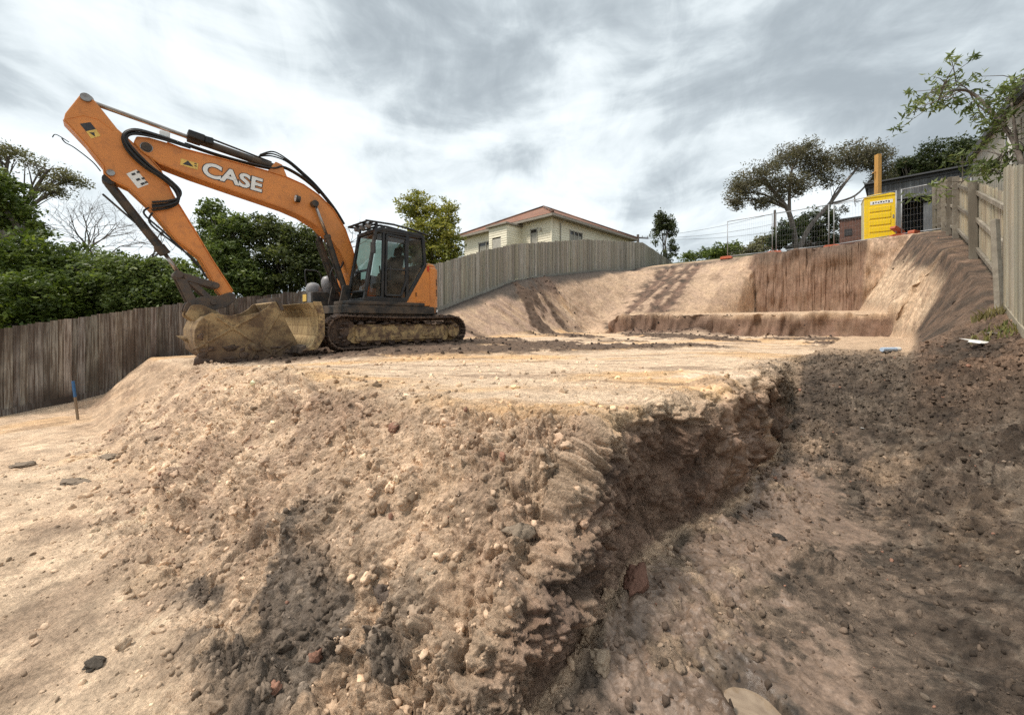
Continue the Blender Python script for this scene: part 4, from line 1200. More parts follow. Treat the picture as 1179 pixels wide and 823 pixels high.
# pipes along the boom top and the hoses at its bend
for k in range(3):
    y = .12 - .05 * k
    hose([(4.1, y + .08, 4.0), (3.6, y, 3.97), (3.0, y, 3.95), (2.6, y, 3.97), (2.4, y, 4.06), (2.1, y, 3.98), (1.8, y, 3.82), (1.6, y, 3.66)], .018)
for k in range(3):
    y = .14 - .06 * k
    hose([(2.85, y, 4.18), (2.6, y, 4.32 - .03 * k), (2.3, y, 4.22), (2.0, y, 4.03), (1.7, y, 3.80), (1.3, y, 3.38), (1.05, y, 3.02)], .016)
mb = MB(); mb.box((3.92, .05, 4.22), (.26, .24, .14), Euler((0, -.1, 0)).to_matrix()); mb.box((3.72, .06, 4.20), (.14, .2, .13))
mb.build('hose_manifold', 'rubber', boom, bevel=.02)
mb = MB(); mb.box((4.38, .1, 4.09), (.15, .12, .12)); mb.build('pale_clamp', 'white', boom, bevel=.02)
hose([(5.64, .05, 3.62), (5.60, .05, 3.56), (5.5, .08, 3.5), (5.3, .12, 3.32), (5.2, .12, 3.18)], .009, nm='loose_cable')
hose([(5.56, .05, 3.58), (5.70, .05, 3.66), (5.74, .05, 3.60)], .007, nm='loose_cable')
hose([(1.12, .10, 1.3), (1.25, .10, 1.7), (1.1, .1, 2.0), (1.0, .1, 2.3)], .022)
hose([(1.2, -.05, 1.3), (1.32, -.05, 1.75), (1.15, -.05, 2.1)], .022)


# ------------------------------------------------------------------ FENCES
def paling_fence(name, s0, s1, t, topf, basef, mat_, label, face, group=None, pw=.1, posts=True, plinth=True, seed=1, rails_on_face=False, post_s=None, post_w=.11, rail_mat='rail'):
    """face = +1: palings face +t side, -1: face -t"""
    rr = random.Random(seed)
    o0 = W(s0, t, float(basef(s0)))
    e = empty(name, o0, 0, label, 'fence', group)
    def Lc(s, tt, z_): return W(s, tt, z_) - o0
    mb = MB()
    s = s0
    off = 0 if not rails_on_face else -face * .075
    while s < s1:
        w_ = pw * rr.uniform(.93, 1.05)
        zb = float(basef(s + w_ / 2)) + rr.uniform(.08, .13); zt = float(topf(s + w_ / 2)) + rr.gauss(0, .012)
        if rr.random() < .04: zt += rr.uniform(-.05, .03)
        tn = rr.uniform(.72, 1.25)
        tint = (tn * rr.uniform(.97, 1.04), tn, tn * rr.uniform(.93, 1.03))
        lean = rr.gauss(0, .006); t0 = t + off + face * (.016 if int(round((s - s0) / pw)) % 2 else 0) + rr.gauss(0, .002)
        a, b_ = s - .004, s + w_ + .006
        P8 = []
        for z_, dl in ((zb, 0), (zt, lean)):
            for (ss, tt) in ((a, t0), (b_, t0), (b_, t0 + face * .015), (a, t0 + face * .015)):
                P8.append(Lc(ss + dl, tt, z_))
        mb.add(P8, [(3, 2, 1, 0), (4, 5, 6, 7), (0, 1, 5, 4), (1, 2, 6, 5), (2, 3, 7, 6), (3, 0, 4, 7)], tint)
        s += w_
    mb.build('palings', mat_, e)
    # rails and posts
    ps = post_s
    if ps is None:
        ps = []; s = s0 + .05
        while s < s1: ps.append(s); s += 2.4
        ps.append(s1)
    rt = t - face * .045 if not rails_on_face else t + off + face * .055
    if len(ps) > 1:
        for frac in (.14, .52, .88):
            mb = MB()
            for a, b_ in zip(ps[:-1], ps[1:]):
                za = float(basef(a)) + frac * (float(topf(a)) - float(basef(a))); zc = float(basef(b_)) + frac * (float(topf(b_)) - float(basef(b_)))
                sg = rr.uniform(-.02, .02)
                mb.bar(Lc(a, rt, za + sg), Lc(b_ - .005, rt, zc + rr.uniform(-.02, .02)), .045, .085, tint=rr.uniform(.8, 1.2))
            mb.build('rail', rail_mat, e, bevel=.004, seg=1)
    if posts:
        pt = t - face * .115 if not rails_on_face else t + off + face * .10
        for q in ps:
            mb = MB(); zb = float(basef(q)); zt = float(topf(q)) - .03 + (.10 if rails_on_face else 0)
            mb.bar(Lc(q, pt, zb - .3), Lc(q + rr.gauss(0, .02), pt + rr.gauss(0, .02), zt), post_w, post_w, up=(1, 1, 0), tint=rr.uniform(.7, 1.1))
            mb.build('post', rail_mat, e, bevel=.006, seg=1)
    if plinth:
        mb = MB(); s = s0
        while s < s1:
            s2 = min(s + 2.4, s1)
            mb.bar(Lc(s, t + off + face * .03, float(basef(s)) + .05), Lc(s2 - .004, t + off + face * .03, float(basef(s2)) + .05), .022, .17, tint=rr.uniform(.8, 1.1))
            s = s2
        mb.build('plinth_board', mat_, e)
    return e


TL = lambda s: np.interp(s, [-8, -1.9, .8, 4.3, 9, 11.2, 13.2, 19, 25.9, 27.5, 31, 34], [-.1, .45, 1.02, 1.6, 2.95, 3.72, 4.28, 5.35, 6.15, 5.9, 5.25, 5.0])
BL = lambda s: np.maximum(FL(s) - .03, TL(s) - 2.05)
paling_fence('paling_fence', -7, 8.0, -12.94, TL, BL, 'paling_dark', 'dark brown timber paling fence behind the lowered bucket, stained and weathered', 1, seed=3)
paling_fence('paling_fence', 8.02, 34, -12.94, TL, BL, 'paling_grey', 'long silvery grey paling fence climbing the slope in front of the cream house', 1, seed=4)
TR = lambda s: FR(s) + np.interp(s, [9, 13, 17, 22, 28], [1.62, 1.62, 1.72, 1.95, 2.2])
paling_fence('paling_fence', 9.25, 28.4, 1.12, TR, FR, 'paling_right', 'pale timber fence with its posts and rails showing, above the dark bank', -1, seed=5, rails_on_face=True, post_s=[9.3, 13.2, 17.3, 19.8, 22, 24.6, 28.2], post_w=.13, plinth=False)
TN = lambda s: FR(s) + 2.1 + (s < 0) * 0
paling_fence('paling_fence', 3.0, 8.95, 1.06, TN, FR, 'paling_right', 'taller paling fence panel with smooth face beside the trench', -1, seed=6, post_s=[3.1, 5.5, 8.9])
# leaning prop against the fence
mb = MB(); a = W(8.98, 1.0, .40); mb.bar((0, 0, 0), W(.32, -.02, 1.75), .07, .07, up=(1, 0, 0))
o = mb.build('timber_prop', 'rail', None, bevel=.005); o.location = a
tag(o, 'short grey timber prop leaning where the two fence heights meet', 'prop')

# ------------------------------------------------------------------ TEMPORARY FENCE
def temp_panel(s, t0, t1, label, zoff=0):
    z0 = gz(*W(s, t0)[:2]); z1 = gz(*W(s, t1)[:2])
    o0 = W(s, (t0 + t1) / 2, (z0 + z1) / 2)
    e = empty('temporary_fence_panel', o0, 0, label, 'fence panel', 'wire mesh fence panels along the top of the cut')
    lo = lambda t, h: W(s, t, z0 + (z1 - z0) * (t - t0) / (t1 - t0) + h + zoff) - o0
    mb = MB(); r = .021
    for t in (t0 + .06, t1 - .06): mb.tube([lo(t, 0), lo(t, 2.1)], r, 8)
    for h in (.14, 2.08): mb.tube([lo(t0 + .06, h), lo(t1 - .06, h)], r, 8)
    mb.build('panel_frame', 'galv', e, smooth=True)
    mb = MB()
    k = t0 + .14
    while k < t1 - .06:
        mb.tube([lo(k, .14), lo(k, 2.08)], .0022, 3, cap=False); k += .10
    for h in np.arange(.35, 2.0, .28): mb.tube([lo(t0 + .06, h), lo(t1 - .06, h)], .0022, 3, cap=False)
    mb.build('wire_mesh', 'galv', e)
    return e


ts_ = [(-7.0, -4.75, 'panel of wire mesh site fence nearest the leafy bushes, in front of open sky'), (-4.7, -2.45, 'panel of wire mesh site fence standing before the double trunk gum tree'), (-2.4, -.15, 'panel of wire mesh site fence crossing in front of the yellow toilet'), (-.1, 2.0, 'panel of wire mesh site fence against the grey shed, next to the timber fence')]
for a, b_, lb_ in ts_: temp_panel(24.0 + .2 * (a > -3), a, b_, lb_)
# orange feet
def block():
    e = empty('fence_foot', (0, 0, 0))
    mb = MB()
    mb.prism(rounded([(-.30, 0), (.30, 0), (.30, .11), (.22, .15), (-.22, .15), (-.30, .11)], .02), -.11, .11)
    mb.build('foot_body', 'safety', e, bevel=.015)
    mb = MB()
    for x in (-.12, 0, .12): mb.tube([(x, 0, .145), (x, 0, .165)], .03, 10)
    mb.build('socket', 'black', e)
    return e


proto = block(); first = True
feet = [(24.0, -7.0, 0, 'orange plastic foot at the outer end of the mesh fence, above the sandy slope'), (24.0, -4.72, .2, 'orange plastic foot under the mesh fence, below the gum tree trunk'),
        (24.1, -2.42, .1, 'orange plastic foot between the gum tree and the yellow toilet'), (24.2, -.14, .5, 'orange plastic foot beside the yellow toilet, bottom one of the stacked pair'),
        (24.25, -.18, .9, 'orange plastic foot stacked on another beside the yellow toilet'), (24.05, .35, 1.2, 'orange plastic foot lying nearest the timber fence')]
for i, (s, t, a, lb_) in enumerate(feet):
    o = proto if i == 0 else copy_tree(proto)
    p = W(s, t); o.location = (p.x, p.y, gz(p.x, p.y) + (.15 if i == 4 else 0)); o.rotation_euler = (0, 0, math.radians(-45) + a)
    if i == 4: o.rotation_euler[1] = .5; o.location.z += .12
    tag(o, lb_, 'fence foot', 'orange feet of the mesh fence')

# ------------------------------------------------------------------ PORTABLE TOILET
p = W(26, -.85); tz = gz(p.x, p.y)
to = empty('portable_toilet', (p.x, p.y, tz), math.radians(-45 + 8), 'bright yellow portable toilet with ribbed door behind the mesh fence', 'toilet')
mb = MB()      # local: front faces -y, width along x
mb.box((0, .02, 1.04), (1.14, 1.12, 2.02)); mb.build('cabin', 'cream', to, bevel=.05)
mb = MB()
mb.box((0, -.565, 1.06), (1.12, .05, 1.98)); fr_ = mb.build('door_front', 'yellow', to, bevel=.02)
mb = MB()
for z_ in (.5, .82, 1.14, 1.46): mb.box((0, -.60, z_), (.74, .035, .22))
mb.build('door_rib', 'yellow', fr_, bevel=.015)
mb = MB(); mb.prism([(-.6, 2.03), (.6, 2.03), (.5, 2.14), (.0, 2.2), (-.5, 2.14)], -.62, .62); mb.build('roof', 'yellow', to, bevel=.03)
mb = MB(); mb.box((.05, -.595, 1.78), (.78, .012, .16)); sg = mb.build('sign', 'white', fr_)
text_mesh('sign_lettering', 'PORTABLE', .13, M['decaldark'], fr_, Matrix.Translation((.05, -.603, 1.78)) @ Matrix.Rotation(math.radians(90), 4, 'X'), .0, .001, 1.0) if False else None
mb = MB()
for k in range(7): mb.box((-.23 + k * .09, -.603, 1.78 + (.012 if k % 2 else -.008)), (.055, .004, .05 if k % 3 else .075))
mb.build('sign_marks', 'decaldark', fr_)
mb = MB(); mb.box((.46, -.6, 1.05), (.05, .04, .16)); mb.build('door_latch', 'greycap', fr_, bevel=.01)

# orange timber post behind
p = W(28.3, -.95); mb = MB(); mb.bar((0, 0, -.3), (.03, 0, 4.6), .22, .2, up=(1, 0, 0)); mb.bar((-.28, 0, 3.6), (.25, .1, 3.9), .05, .05)
p0 = (p.x, p.y, gz(p.x, p.y)); o = mb.build('timber_post', 'postorange', None, bevel=.015); o.location = p0; tag(o, 'tall square orange timber post rising behind the yellow toilet', 'post')

# grey shed of corrugated sheet
p = W(31.0, 1.2); sz0 = gz(p.x, p.y) - .2
sh = empty('shed', (p.x, p.y, sz0), math.radians(-45), 'grey corrugated metal shed with dark open bay beside the timber fence', 'shed')
mb = MB(); x = -2.6
while x < 3.4:
    mb.box((x, 0 + (.02 if int(x * 10) % 2 else 0), 3.15), (.095, .04, 1.0), tint=.8 + .4 * random.random()); x += .1
x = -2.6
while x < 3.4:
    if x < -1.2 or x > 1.7 : mb.box((x, 0, 1.3), (.095, .04, 2.6), tint=.8 + .4 * random.random())
    x += .1
mb.box((.4, 3, 1.7), (6, .05, 3.4)); mb.box((-2.62, 1.5, 1.8), (.05, 3, 3.6)); mb.box((3.42, 1.5, 1.8), (.05, 3, 3.6))
mb.build('wall', 'greycolor', sh)
mb = MB(); mb.box((.4, 1.4, 3.72), (6.4, 3.4, .08), Euler((-.05, 0, 0)).to_matrix()); mb.box((.4, -.05, 3.66), (6.3, .06, .14)); mb.build('roof', 'roofdark', sh)
mb = MB(); mb.box((.5, .25, 1.15), (1.8, .05, 2.3)); mb.build('door', 'greycolor', sh)
mb = MB(); mb.box((2.0, -.06, 1.3), (.2, .06, 2.3), Euler((0, .06, 0)).to_matrix(), tint=2.2); mb.build('downpipe', 'greycap', sh)
# low brick outbuilding
p = W(31.9, -2.15); bz = gz(p.x, p.y)
bo = empty('brick_outbuilding', (p.x, p.y, bz - .3), math.radians(-45), 'low brown brick outbuilding half hidden behind the yellow toilet', 'outbuilding')
mb = MB(); mb.box((0, 0, 1.0), (1.2, 1.3, 2.0)); mb.build('wall', 'brick', bo)
mb = MB(); mb.box((0, 0, 2.04), (1.35, 1.45, .08)); mb.build('roof', 'roofdark', bo)
mb = MB(); mb.box((-.2, -.66, 1.2), (.35, .04, .4)); mb.build('window', 'window', bo)
def PXX(px, y): return Vector(((px - 589.5) / 450 * y, y, 0))
# small grey house behind the gum tree
p = PXX(938, 36); gh = empty('house', (p.x, p.y, 5.0), math.radians(-45), 'low grey house with white windows seen through the mesh under the gum tree', 'house')
mb = MB(); mb.box((0, 0, 1.2), (3.6, 4, 2.4)); mb.build('wall', 'greycolor', gh)
mb = MB(); mb.prism([(-2.0, 2.35), (2.0, 2.35), (.9, 2.9), (-.9, 2.9)], -2.3, 2.3); mb.build('roof', 'roofdark', gh)
for x in (-.9, .8):
    mb = MB(); mb.box((x, -2.02, 1.4), (.9, .05, .9)); wn = mb.build('window', 'window', gh)
    mb = MB()
    for dx in (-.5, .5): mb.box((x + dx, -2.04, 1.4), (.07, .06, 1.0))
    for dz in (-.5, .5): mb.box((x, -2.04, 1.4 + dz), (1.0, .06, .07))
    mb.build('window_frame', 'white', wn)

# ------------------------------------------------------------------ CREAM HOUSE  (local x = uphill, y = away from the site)
HP = Vector((2.65, 26.2, 0)); hz = 4.3
ho = empty('weatherboard_house', (HP.x, HP.y, hz), math.radians(45), 'cream weatherboard house with brown tiled hip roof above the grey fence', 'house')
hl, hw_, eh = 10.4, 9.4, 3.42
def boards(mb, a, b_, z0, z1, nrm, skip=()):
    """lapped boards on the wall line a-b; skip: (u0,u1,z0,z1) openings"""
    a = Vector((*a, 0)); b_ = Vector((*b_, 0)); L_ = (b_ - a).length; d = (b_ - a) / L_; nr = Vector((*nrm, 0))
    z_ = z0
    while z_ < z1 - .01:
        zc = min(z_ + .165, z1)
        cuts = [(0, L_)]
        for (u0, u1, w0, w1) in skip:
            if zc > w0 + .02 and z_ < w1 - .02:
                cuts = [c for (p, q) in cuts for c in ((p, min(q, u0)), (max(p, u1), q)) if c[1] - c[0] > .02]
        tn = random.uniform(.94, 1.04)
        for p, q in cuts:
            A = a + d * p; B_ = a + d * q
            vs = [A + nr * .028 + Vector((0, 0, z_)), B_ + nr * .028 + Vector((0, 0, z_)), B_ + nr * .006 + Vector((0, 0, zc)), A + nr * .006 + Vector((0, 0, zc)),
                  A - nr * .05 + Vector((0, 0, z_)), B_ - nr * .05 + Vector((0, 0, z_)), B_ - nr * .05 + Vector((0, 0, zc)), A - nr * .05 + Vector((0, 0, zc))]
            mb.add(vs, [(0, 1, 2, 3), (4, 7, 6, 5), (0, 4, 5, 1), (2, 6, 7, 3), (0, 3, 7, 4), (1, 5, 6, 2)], tn)
        z_ = zc
mb = MB()
# openings: side wall along x at y=0 ; front wall along y at x=0
sw = [(2.0, 3.5, 1.75, 2.75)]
fw = [(1.25, 1.85, 1.75, 2.75), (5.7, 7.5, 1.45, 2.6)]
boards(mb, (0, 0), (hl, 0), -1, eh, (0, -1), sw)
boards(mb, (0, 0), (0, hw_), -1, eh, (-1, 0), fw)
boards(mb, (hl, 0), (hl, hw_), -1, eh, (1, 0)); boards(mb, (0, hw_), (hl, hw_), -1, eh, (0, 1))
hwall = mb.build('wall', 'weatherboard', ho)
def win(u0, u1, z0, z1, side, parts=2):
    mb = MB()
    def Pt(u, dpt, z_): return (u, -dpt, z_) if side == 's' else (-dpt, u, z_)
    c = Pt((u0 + u1) / 2, -.02, (z0 + z1) / 2)
    mb.box(c, ((u1 - u0), .02, z1 - z0) if side == 's' else (.02, (u1 - u0), z1 - z0))
    w_ = mb.build('window', 'window', ho)
    mb = MB()
    for u in [u0, u1] + [u0 + (u1 - u0) * k / parts for k in range(1, parts)]:
        mb.bar(Pt(u, .03, z0 - .04), Pt(u, .03, z1 + .04), .07, .05, up=(0, 1, 0))
    for z_ in (z0, z1): mb.bar(Pt(u0 - .06, .035, z_), Pt(u1 + .06, .035, z_), .06, .08)
    mb.build('window_frame', 'trim', w_)
    mb = MB(); mb.box(Pt((u0 + u1) / 2, .0, (z0 + z1) / 2 - .1), ((u1 - u0) * .9, .012, (z1 - z0) * .7) if side == 's' else (.012, (u1 - u0) * .9, (z1 - z0) * .7))
    mb.build('blind', 'fibro', w_)
    mb = MB(); mb.bar(Pt(u0 - .1, .07, z0 - .06), Pt(u1 + .1, .07, z0 - .06), .12, .05); mb.build('window_sill', 'trim', w_)
win(2.0, 3.5, 1.75, 2.75, 's', 3); win(1.25, 1.85, 1.75, 2.75, 'f', 1); win(5.7, 7.5, 1.45, 2.6, 'f', 2)
# porch box with its own flat roof
mb = MB()
boards(mb, (-1.5, 2.75), (-1.5, 4.6), -1, 3.05, (-1, 0), [(.6, 1.5, 0, 2.3)]); boards(mb, (-1.5, 2.75), (0, 2.75), -1, 3.05, (0, -1)); boards(mb, (-1.5, 4.6), (0, 4.6), -1, 3.05, (0, 1))
po = mb.build('porch', 'weatherboard', ho)
mb = MB(); mb.box((-.85, 3.68, 3.12), (1.75, 2.15, .12)); mb.build('porch_roof', 'gutter', po)
mb = MB(); mb.box((-1.48, 3.8, .9), (.03, .9, 2.6)); mb.build('porch_door', 'trim', po)
# roof
ov = .55; th = math.tan(math.radians(25.5)); half = hw_ / 2 + ov; rz = eh + half * th
x0, x1, y0, y1 = -ov, hl + ov, -ov, hw_ + ov; ym = hw_ / 2
vs = [(x0, y0, eh), (x1, y0, eh), (x1, y1, eh), (x0, y1, eh), (x0 + half, ym, rz), (x1 - half, ym, rz)]
fs = [(0, 1, 5, 4), (1, 2, 5), (2, 3, 4, 5), (3, 0, 4)]
mb = MB(); mb.add(vs, fs); mb.add([(v[0], v[1], v[2] - .06) for v in vs], [f[::-1] for f in fs])
roof = mb.build('roof', 'tiles', ho)
uv = roof.data.uv_layers.new(name='UVMap')
for pl in roof.data.polygons:
    nr = pl.normal; up = (Vector((0, 0, 1)) - nr * nr.z).normalized(); sd_ = up.cross(nr)
    for li in pl.loop_indices:
        co_ = roof.data.vertices[roof.data.loops[li].vertex_index].co
        uv.data[li].uv = (co_.dot(sd_), co_.dot(up))
mb = MB()
for a_, b_ in ((0, 4), (1, 5), (2, 5), (3, 4), (4, 5)): mb.tube([Vector(vs[a_]) + Vector((0, 0, .03)), Vector(vs[b_]) + Vector((0, 0, .03))], .10, 8)
mb.build('ridge_cap', 'tiles', roof, smooth=True)
mb = MB()
for a_, b_ in ((0, 1), (1, 2), (2, 3), (3, 0)): mb.bar(Vector(vs[a_]) - Vector((0, 0, .12)), Vector(vs[b_]) - Vector((0, 0, .12)), .10, .16)
mb.add([(x0, y0, eh - .14), (x1, y0, eh - .14), (x1, y1, eh - .14), (x0, y1, eh - .14)], [(3, 2, 1, 0)])
mb.build('gutter', 'gutter', ho)
mb = MB(); mb.tube([(.9, -.07, -1), (.9, -.07, eh - .4), (.9, -.5, eh - .15)], .04, 8); mb.build('downpipe', 'fibro', ho)
mb = MB(); mb.box((-.04, -.04, 1.2), (.10, .10, 4.4)); mb.build('corner_board', 'weatherboard', ho)
mb = MB(); mb.box((-.1, .9, 2.6), (.18, .14, .2)); mb.build('wall_lamp', 'trim', ho)

# ------------------------------------------------------------------ NEIGHBOUR'S HOUSE beyond the timber fence
p = W(13.4, 1.85); nz = 2.2
nh = empty('neighbour_house', (p.x, p.y, nz), math.radians(45), 'weathered fibro house with dark gable edge behind the timber fence and gum branch', 'house')
mb = MB()
L_ = 9.0      # wall runs uphill (local x); gable leaning up
poly = [(-1.0, 0), (9.0, 0), (9.0, 4.45), (1.3, 3.4), (-1.0, 2.95)]
mb.prism(poly, -5, 0)
for v in range(1): pass
nw = mb.build('wall', 'fibro', nh)
mb = MB()
for k in range(26): mb.box((-.9 + k * .38, .0, 1.45), (.03, .03, 2.9))
nw2 = mb.build('batten', 'fibro', nw)
# wall prism lies y -5..0 -> flip so that it is beyond the fence
for ob_ in (nw, nw2): pass
mb = MB()
for a_, b_ in (((-1.4, 2.92), (1.3, 3.48)), ((1.3, 3.48), (9.3, 4.56))):
    mb.bar((a_[0], -2.55, a_[1]), (b_[0], -2.55, b_[1]), 5.4, .16)
mb.build('roof', 'roofdark', nh)
mb = MB(); mb.box((1.9, .03, 2.62), (.5, .05, .9)); wn = mb.build('window', 'white', nh)
mb = MB(); mb.box((1.9, .06, 2.62), (.14, .02, .75)); mb.build('window_pane', 'window', wn)


# carport roof further up
p = W(22, 4.2); cz = gz(p.x, p.y)
cp = empty('carport', (p.x, p.y, 4.6), math.radians(45), 'dark flat roofed carport above the far end of the timber fence', 'carport')
mb = MB(); mb.box((0, 0, 3.0), (6.5, 3.6, .22)); mb.build('roof', 'roofdark', cp)
for (x, y) in ((-3, -1.6), (3, -1.6), (-3, 1.6), (3, 1.6)):
    mb = MB(); mb.box((x, y, 1.1), (.1, .1, 3.6)); mb.build('post', 'pole', cp)
mb = MB(); mb.box((0, 1.6, 1.5), (6.2, .06, 2.8)); mb.build('wall', 'greycolor', cp)

# ------------------------------------------------------------------ POLES, STAKE, LITTER
def power_pole(x, y, z0, h, arm_, label, th_=.12, name='power_pole'):
    e = empty(name, (x, y, z0), 0, label, 'pole')
    mb = MB(); mb.tube([(0, 0, -.5), (0, 0, h)], [th_, th_ * .7], 10); mb.build('pole_shaft', 'pole', e, smooth=True)
    if arm_:
        mb = MB(); mb.bar((-arm_, 0, h - .35), (arm_, .3, h - .35), .1, .12); mb.build('crossarm', 'pole', e)
        for k in (-.9, -.4, .4, .9):
            mb = MB(); mb.tube([(k * arm_, k * .15, h - .29), (k * arm_, k * .15, h - .12)], .045, 8); mb.build('insulator', 'greycap', e)
    return e
power_pole(14.5, 45, 4, 6.6, 1.3, 'timber power pole with crossarm showing over the end of the grey fence', .2)
power_pole(26.9, 40, 4, 8.0, .0, 'slender tapering mast rising between the bushes and the gum tree', .16, 'radio_mast')

def wires(pts, label, r=.012):
    mb = MB()
    o0 = Vector(pts[0][0])
    for a, b_ in pts:
        a = Vector(a); b_ = Vector(b_); q = []
        for k in range(17):
            u = k / 16; v = a.lerp(b_, u); v.z -= 1.2 * 4 * u * (1 - u) * .35; q.append(v - o0)
        mb.tube(q, r, 4)
    o = mb.build('power_line', 'pole', None); o.location = o0; tag(o, label, 'power line')
wires([((14.5, 45, 10.3), (26.9, 40, 11.7)), ((26.9, 40, 11.7), (60, 36, 17))], 'thin power line running from the crossarm pole up to the mast', .016)
wires([((14.9, 45, 10.2), (26.9, 40, 10.6)), ((13.9, 45, 10.2), (26.9, 40, 9.8))], 'pair of sagging lower wires crossing the pale sky over the bushes', .014)

# painted stake
sx_, sy_ = -8.15, 7.35
szg = surf_z(sx_, sy_)
e = empty('survey_stake', (sx_, sy_, szg), 0, 'leaning grey survey stake with blue painted top at the foot of the bank', 'stake')
mb = MB(); mb.bar((0, 0, -.1), (-.09, .02, .42), .038, .025, up=(0, 1, 0)); mb.build('stake_body', 'stake', e, bevel=.003, seg=1)
mb = MB(); mb.bar((-.09, .02, .421), (-.14, .03, .72), .041, .028, up=(0, 1, 0)); mb.build('painted_top', 'blue', e, bevel=.003, seg=1)
# paper tube and scraps
x, y = 6.05, 6.25; z_ = surf_z(x, y)
e = empty('plastic_tube', (x, y, z_ + .035), math.radians(8), 'pale blue and white plastic tube lying on the end of the pad', 'tube')
mb = MB(); mb.tube([(-.16, 0, 0), (.10, 0, 0)], .035, 16); mb.build('tube_body', 'tubeblue', e, smooth=False, bevel=.004)
mb = MB(); mb.tube([(.10, 0, 0), (.17, 0, 0)], .037, 16); mb.build('tube_end', 'white', e, bevel=.004)
for i, (x, y, s0, lb_) in enumerate([(6.05, 5.0, .16, 'crumpled white plastic scrap under the tall fence panel'), (3.9, 4.35, .03, 'tiny white scrap on the dark soil, out in the open'), (6.32, 5.15, .07, 'small white scrap beside the weeds at the fence')]):
    V, Fc = lump_mesh(900 + i, 2, .6); mb = MB(); mb.add([(v[0] * s0, v[1] * s0 * .7, v[2] * s0 * .18) for v in V], [tuple(f) for f in Fc])
    o = mb.build('litter_scrap', 'paper', None); o.location = (x, y, surf_z(x, y) + s0 * .12); o.rotation_euler = (.2, .1, i)
    tag(o, lb_, 'litter', 'white scraps of litter')


# individual stones and clods that stand out
def stone(px, py, zg, size, colr, lb_, seed, flat=.7, name='soil_clod', cat='clod', rot=0, stretch=1.0):
    y = (EYE - zg) * 450 / (py - 370); x = (px - 589.5) / 450 * y
    V, Fc = lump_mesh(seed, 4, .5)
    V = V * np.array([size * stretch, size, size * flat])
    o = np_mesh(name, V, Fc, M['clod'], smooth=True, attrs=[('soil', 'FLOAT_COLOR', 'POINT', np.repeat(np.array([[*colr, 1.0]]), len(V), 0))])
    o.location = (x, y, surf_z(x, y) + size * flat * .35); o.rotation_euler = (0, 0, rot)
    tag(o, lb_, cat)
stone(112, 760, -1.02, .04, (.085, .07, .055), 'single dark clod on the pale ground at the foot of the bank', 701, .7)
stone(82, 558, -1.15, .085, (.22, .17, .125), 'flat dark clod lying alone on the smooth clay below the stake', 702, .4, stretch=1.6)
stone(27, 541, -1.2, .085, (.22, .17, .125), 'long low clod at the very edge of the smooth clay', 703, .4, stretch=1.7)
stone(125, 538, -1.2, .07, (.24, .185, .135), 'small flat clod beside the larger one on the smooth clay', 704, .4, stretch=1.5)
stone(661, 727, -.9, .038, (.30, .13, .085), 'reddish brown stone set in the lumpy bank', 705, .9, 'red_stone', 'stone')
stone(899, 620, -.93, .04, (.05, .042, .036), 'dark round clod sitting on the wet tan patch of the trench floor', 706, .75)
stone(905, 525, -.9, .11, (.20, .14, .10), 'large brown clod fallen at the foot of the trench face', 707, .8)
stone(735, 690, -.95, .085, (.22, .115, .08), 'reddish clod wedged under the hollow in the trench face', 708, .9)
stone(490, 748, -1.0, .05, (.36, .28, .2), 'pale rounded clod low on the bank', 709, .8)
stone(393, 768, -1.02, .05, (.14, .11, .085), 'dark grey clod in the darkest part of the bank toe', 710, .8)
stone(600, 740, -.95, .06, (.24, .185, .135), 'big knobbly clod in the middle of the bank', 711, .85)
stone(690, 785, -1.0, .055, (.40, .30, .21), 'pale knobbly clod beside the puddle end of the bank', 712, .85)
stone(440, 738, -1.0, .055, (.13, .10, .08), 'dark knobbly clod in the middle of the grey patch', 713, .8)


# ------------------------------------------------------------------ TREES
def leaf_mat(name, trans=.35):
    m, n, l, b = nt(name)
    a = attr(n, 'tint', 'Color')
    l.new(a, b.inputs['Base Color']); b.inputs['Roughness'].default_value = .55; b.inputs['Specular IOR Level'].default_value = .35
    tr = n.new('ShaderNodeBsdfTranslucent'); l.new(mixc(n, l, 1.0, a, (1.25, 1.3, .8), 'MULTIPLY'), tr.inputs[0])
    mx = n.new('ShaderNodeMixShader'); mx.inputs[0].default_value = trans
    l.new(b.outputs[0], mx.inputs[1]); l.new(tr.outputs[0], mx.inputs[2])
    out = [x for x in n if x.type == 'OUTPUT_MATERIAL'][0]; l.new(mx.outputs[0], out.inputs[0])
    return m


LEAF = leaf_mat('tree_leaves')
M['bark'] = worn('tree_bark', (.11, .09, .075), (.2, .175, .15), 3, .4, .65, .9, .95, stretch=(4, 4, .8))
M['barkpale'] = worn('gum_tree_bark', (.22, .19, .165), (.10, .085, .075), 2, .4, .65, .85, .95, stretch=(3, 3, .7))


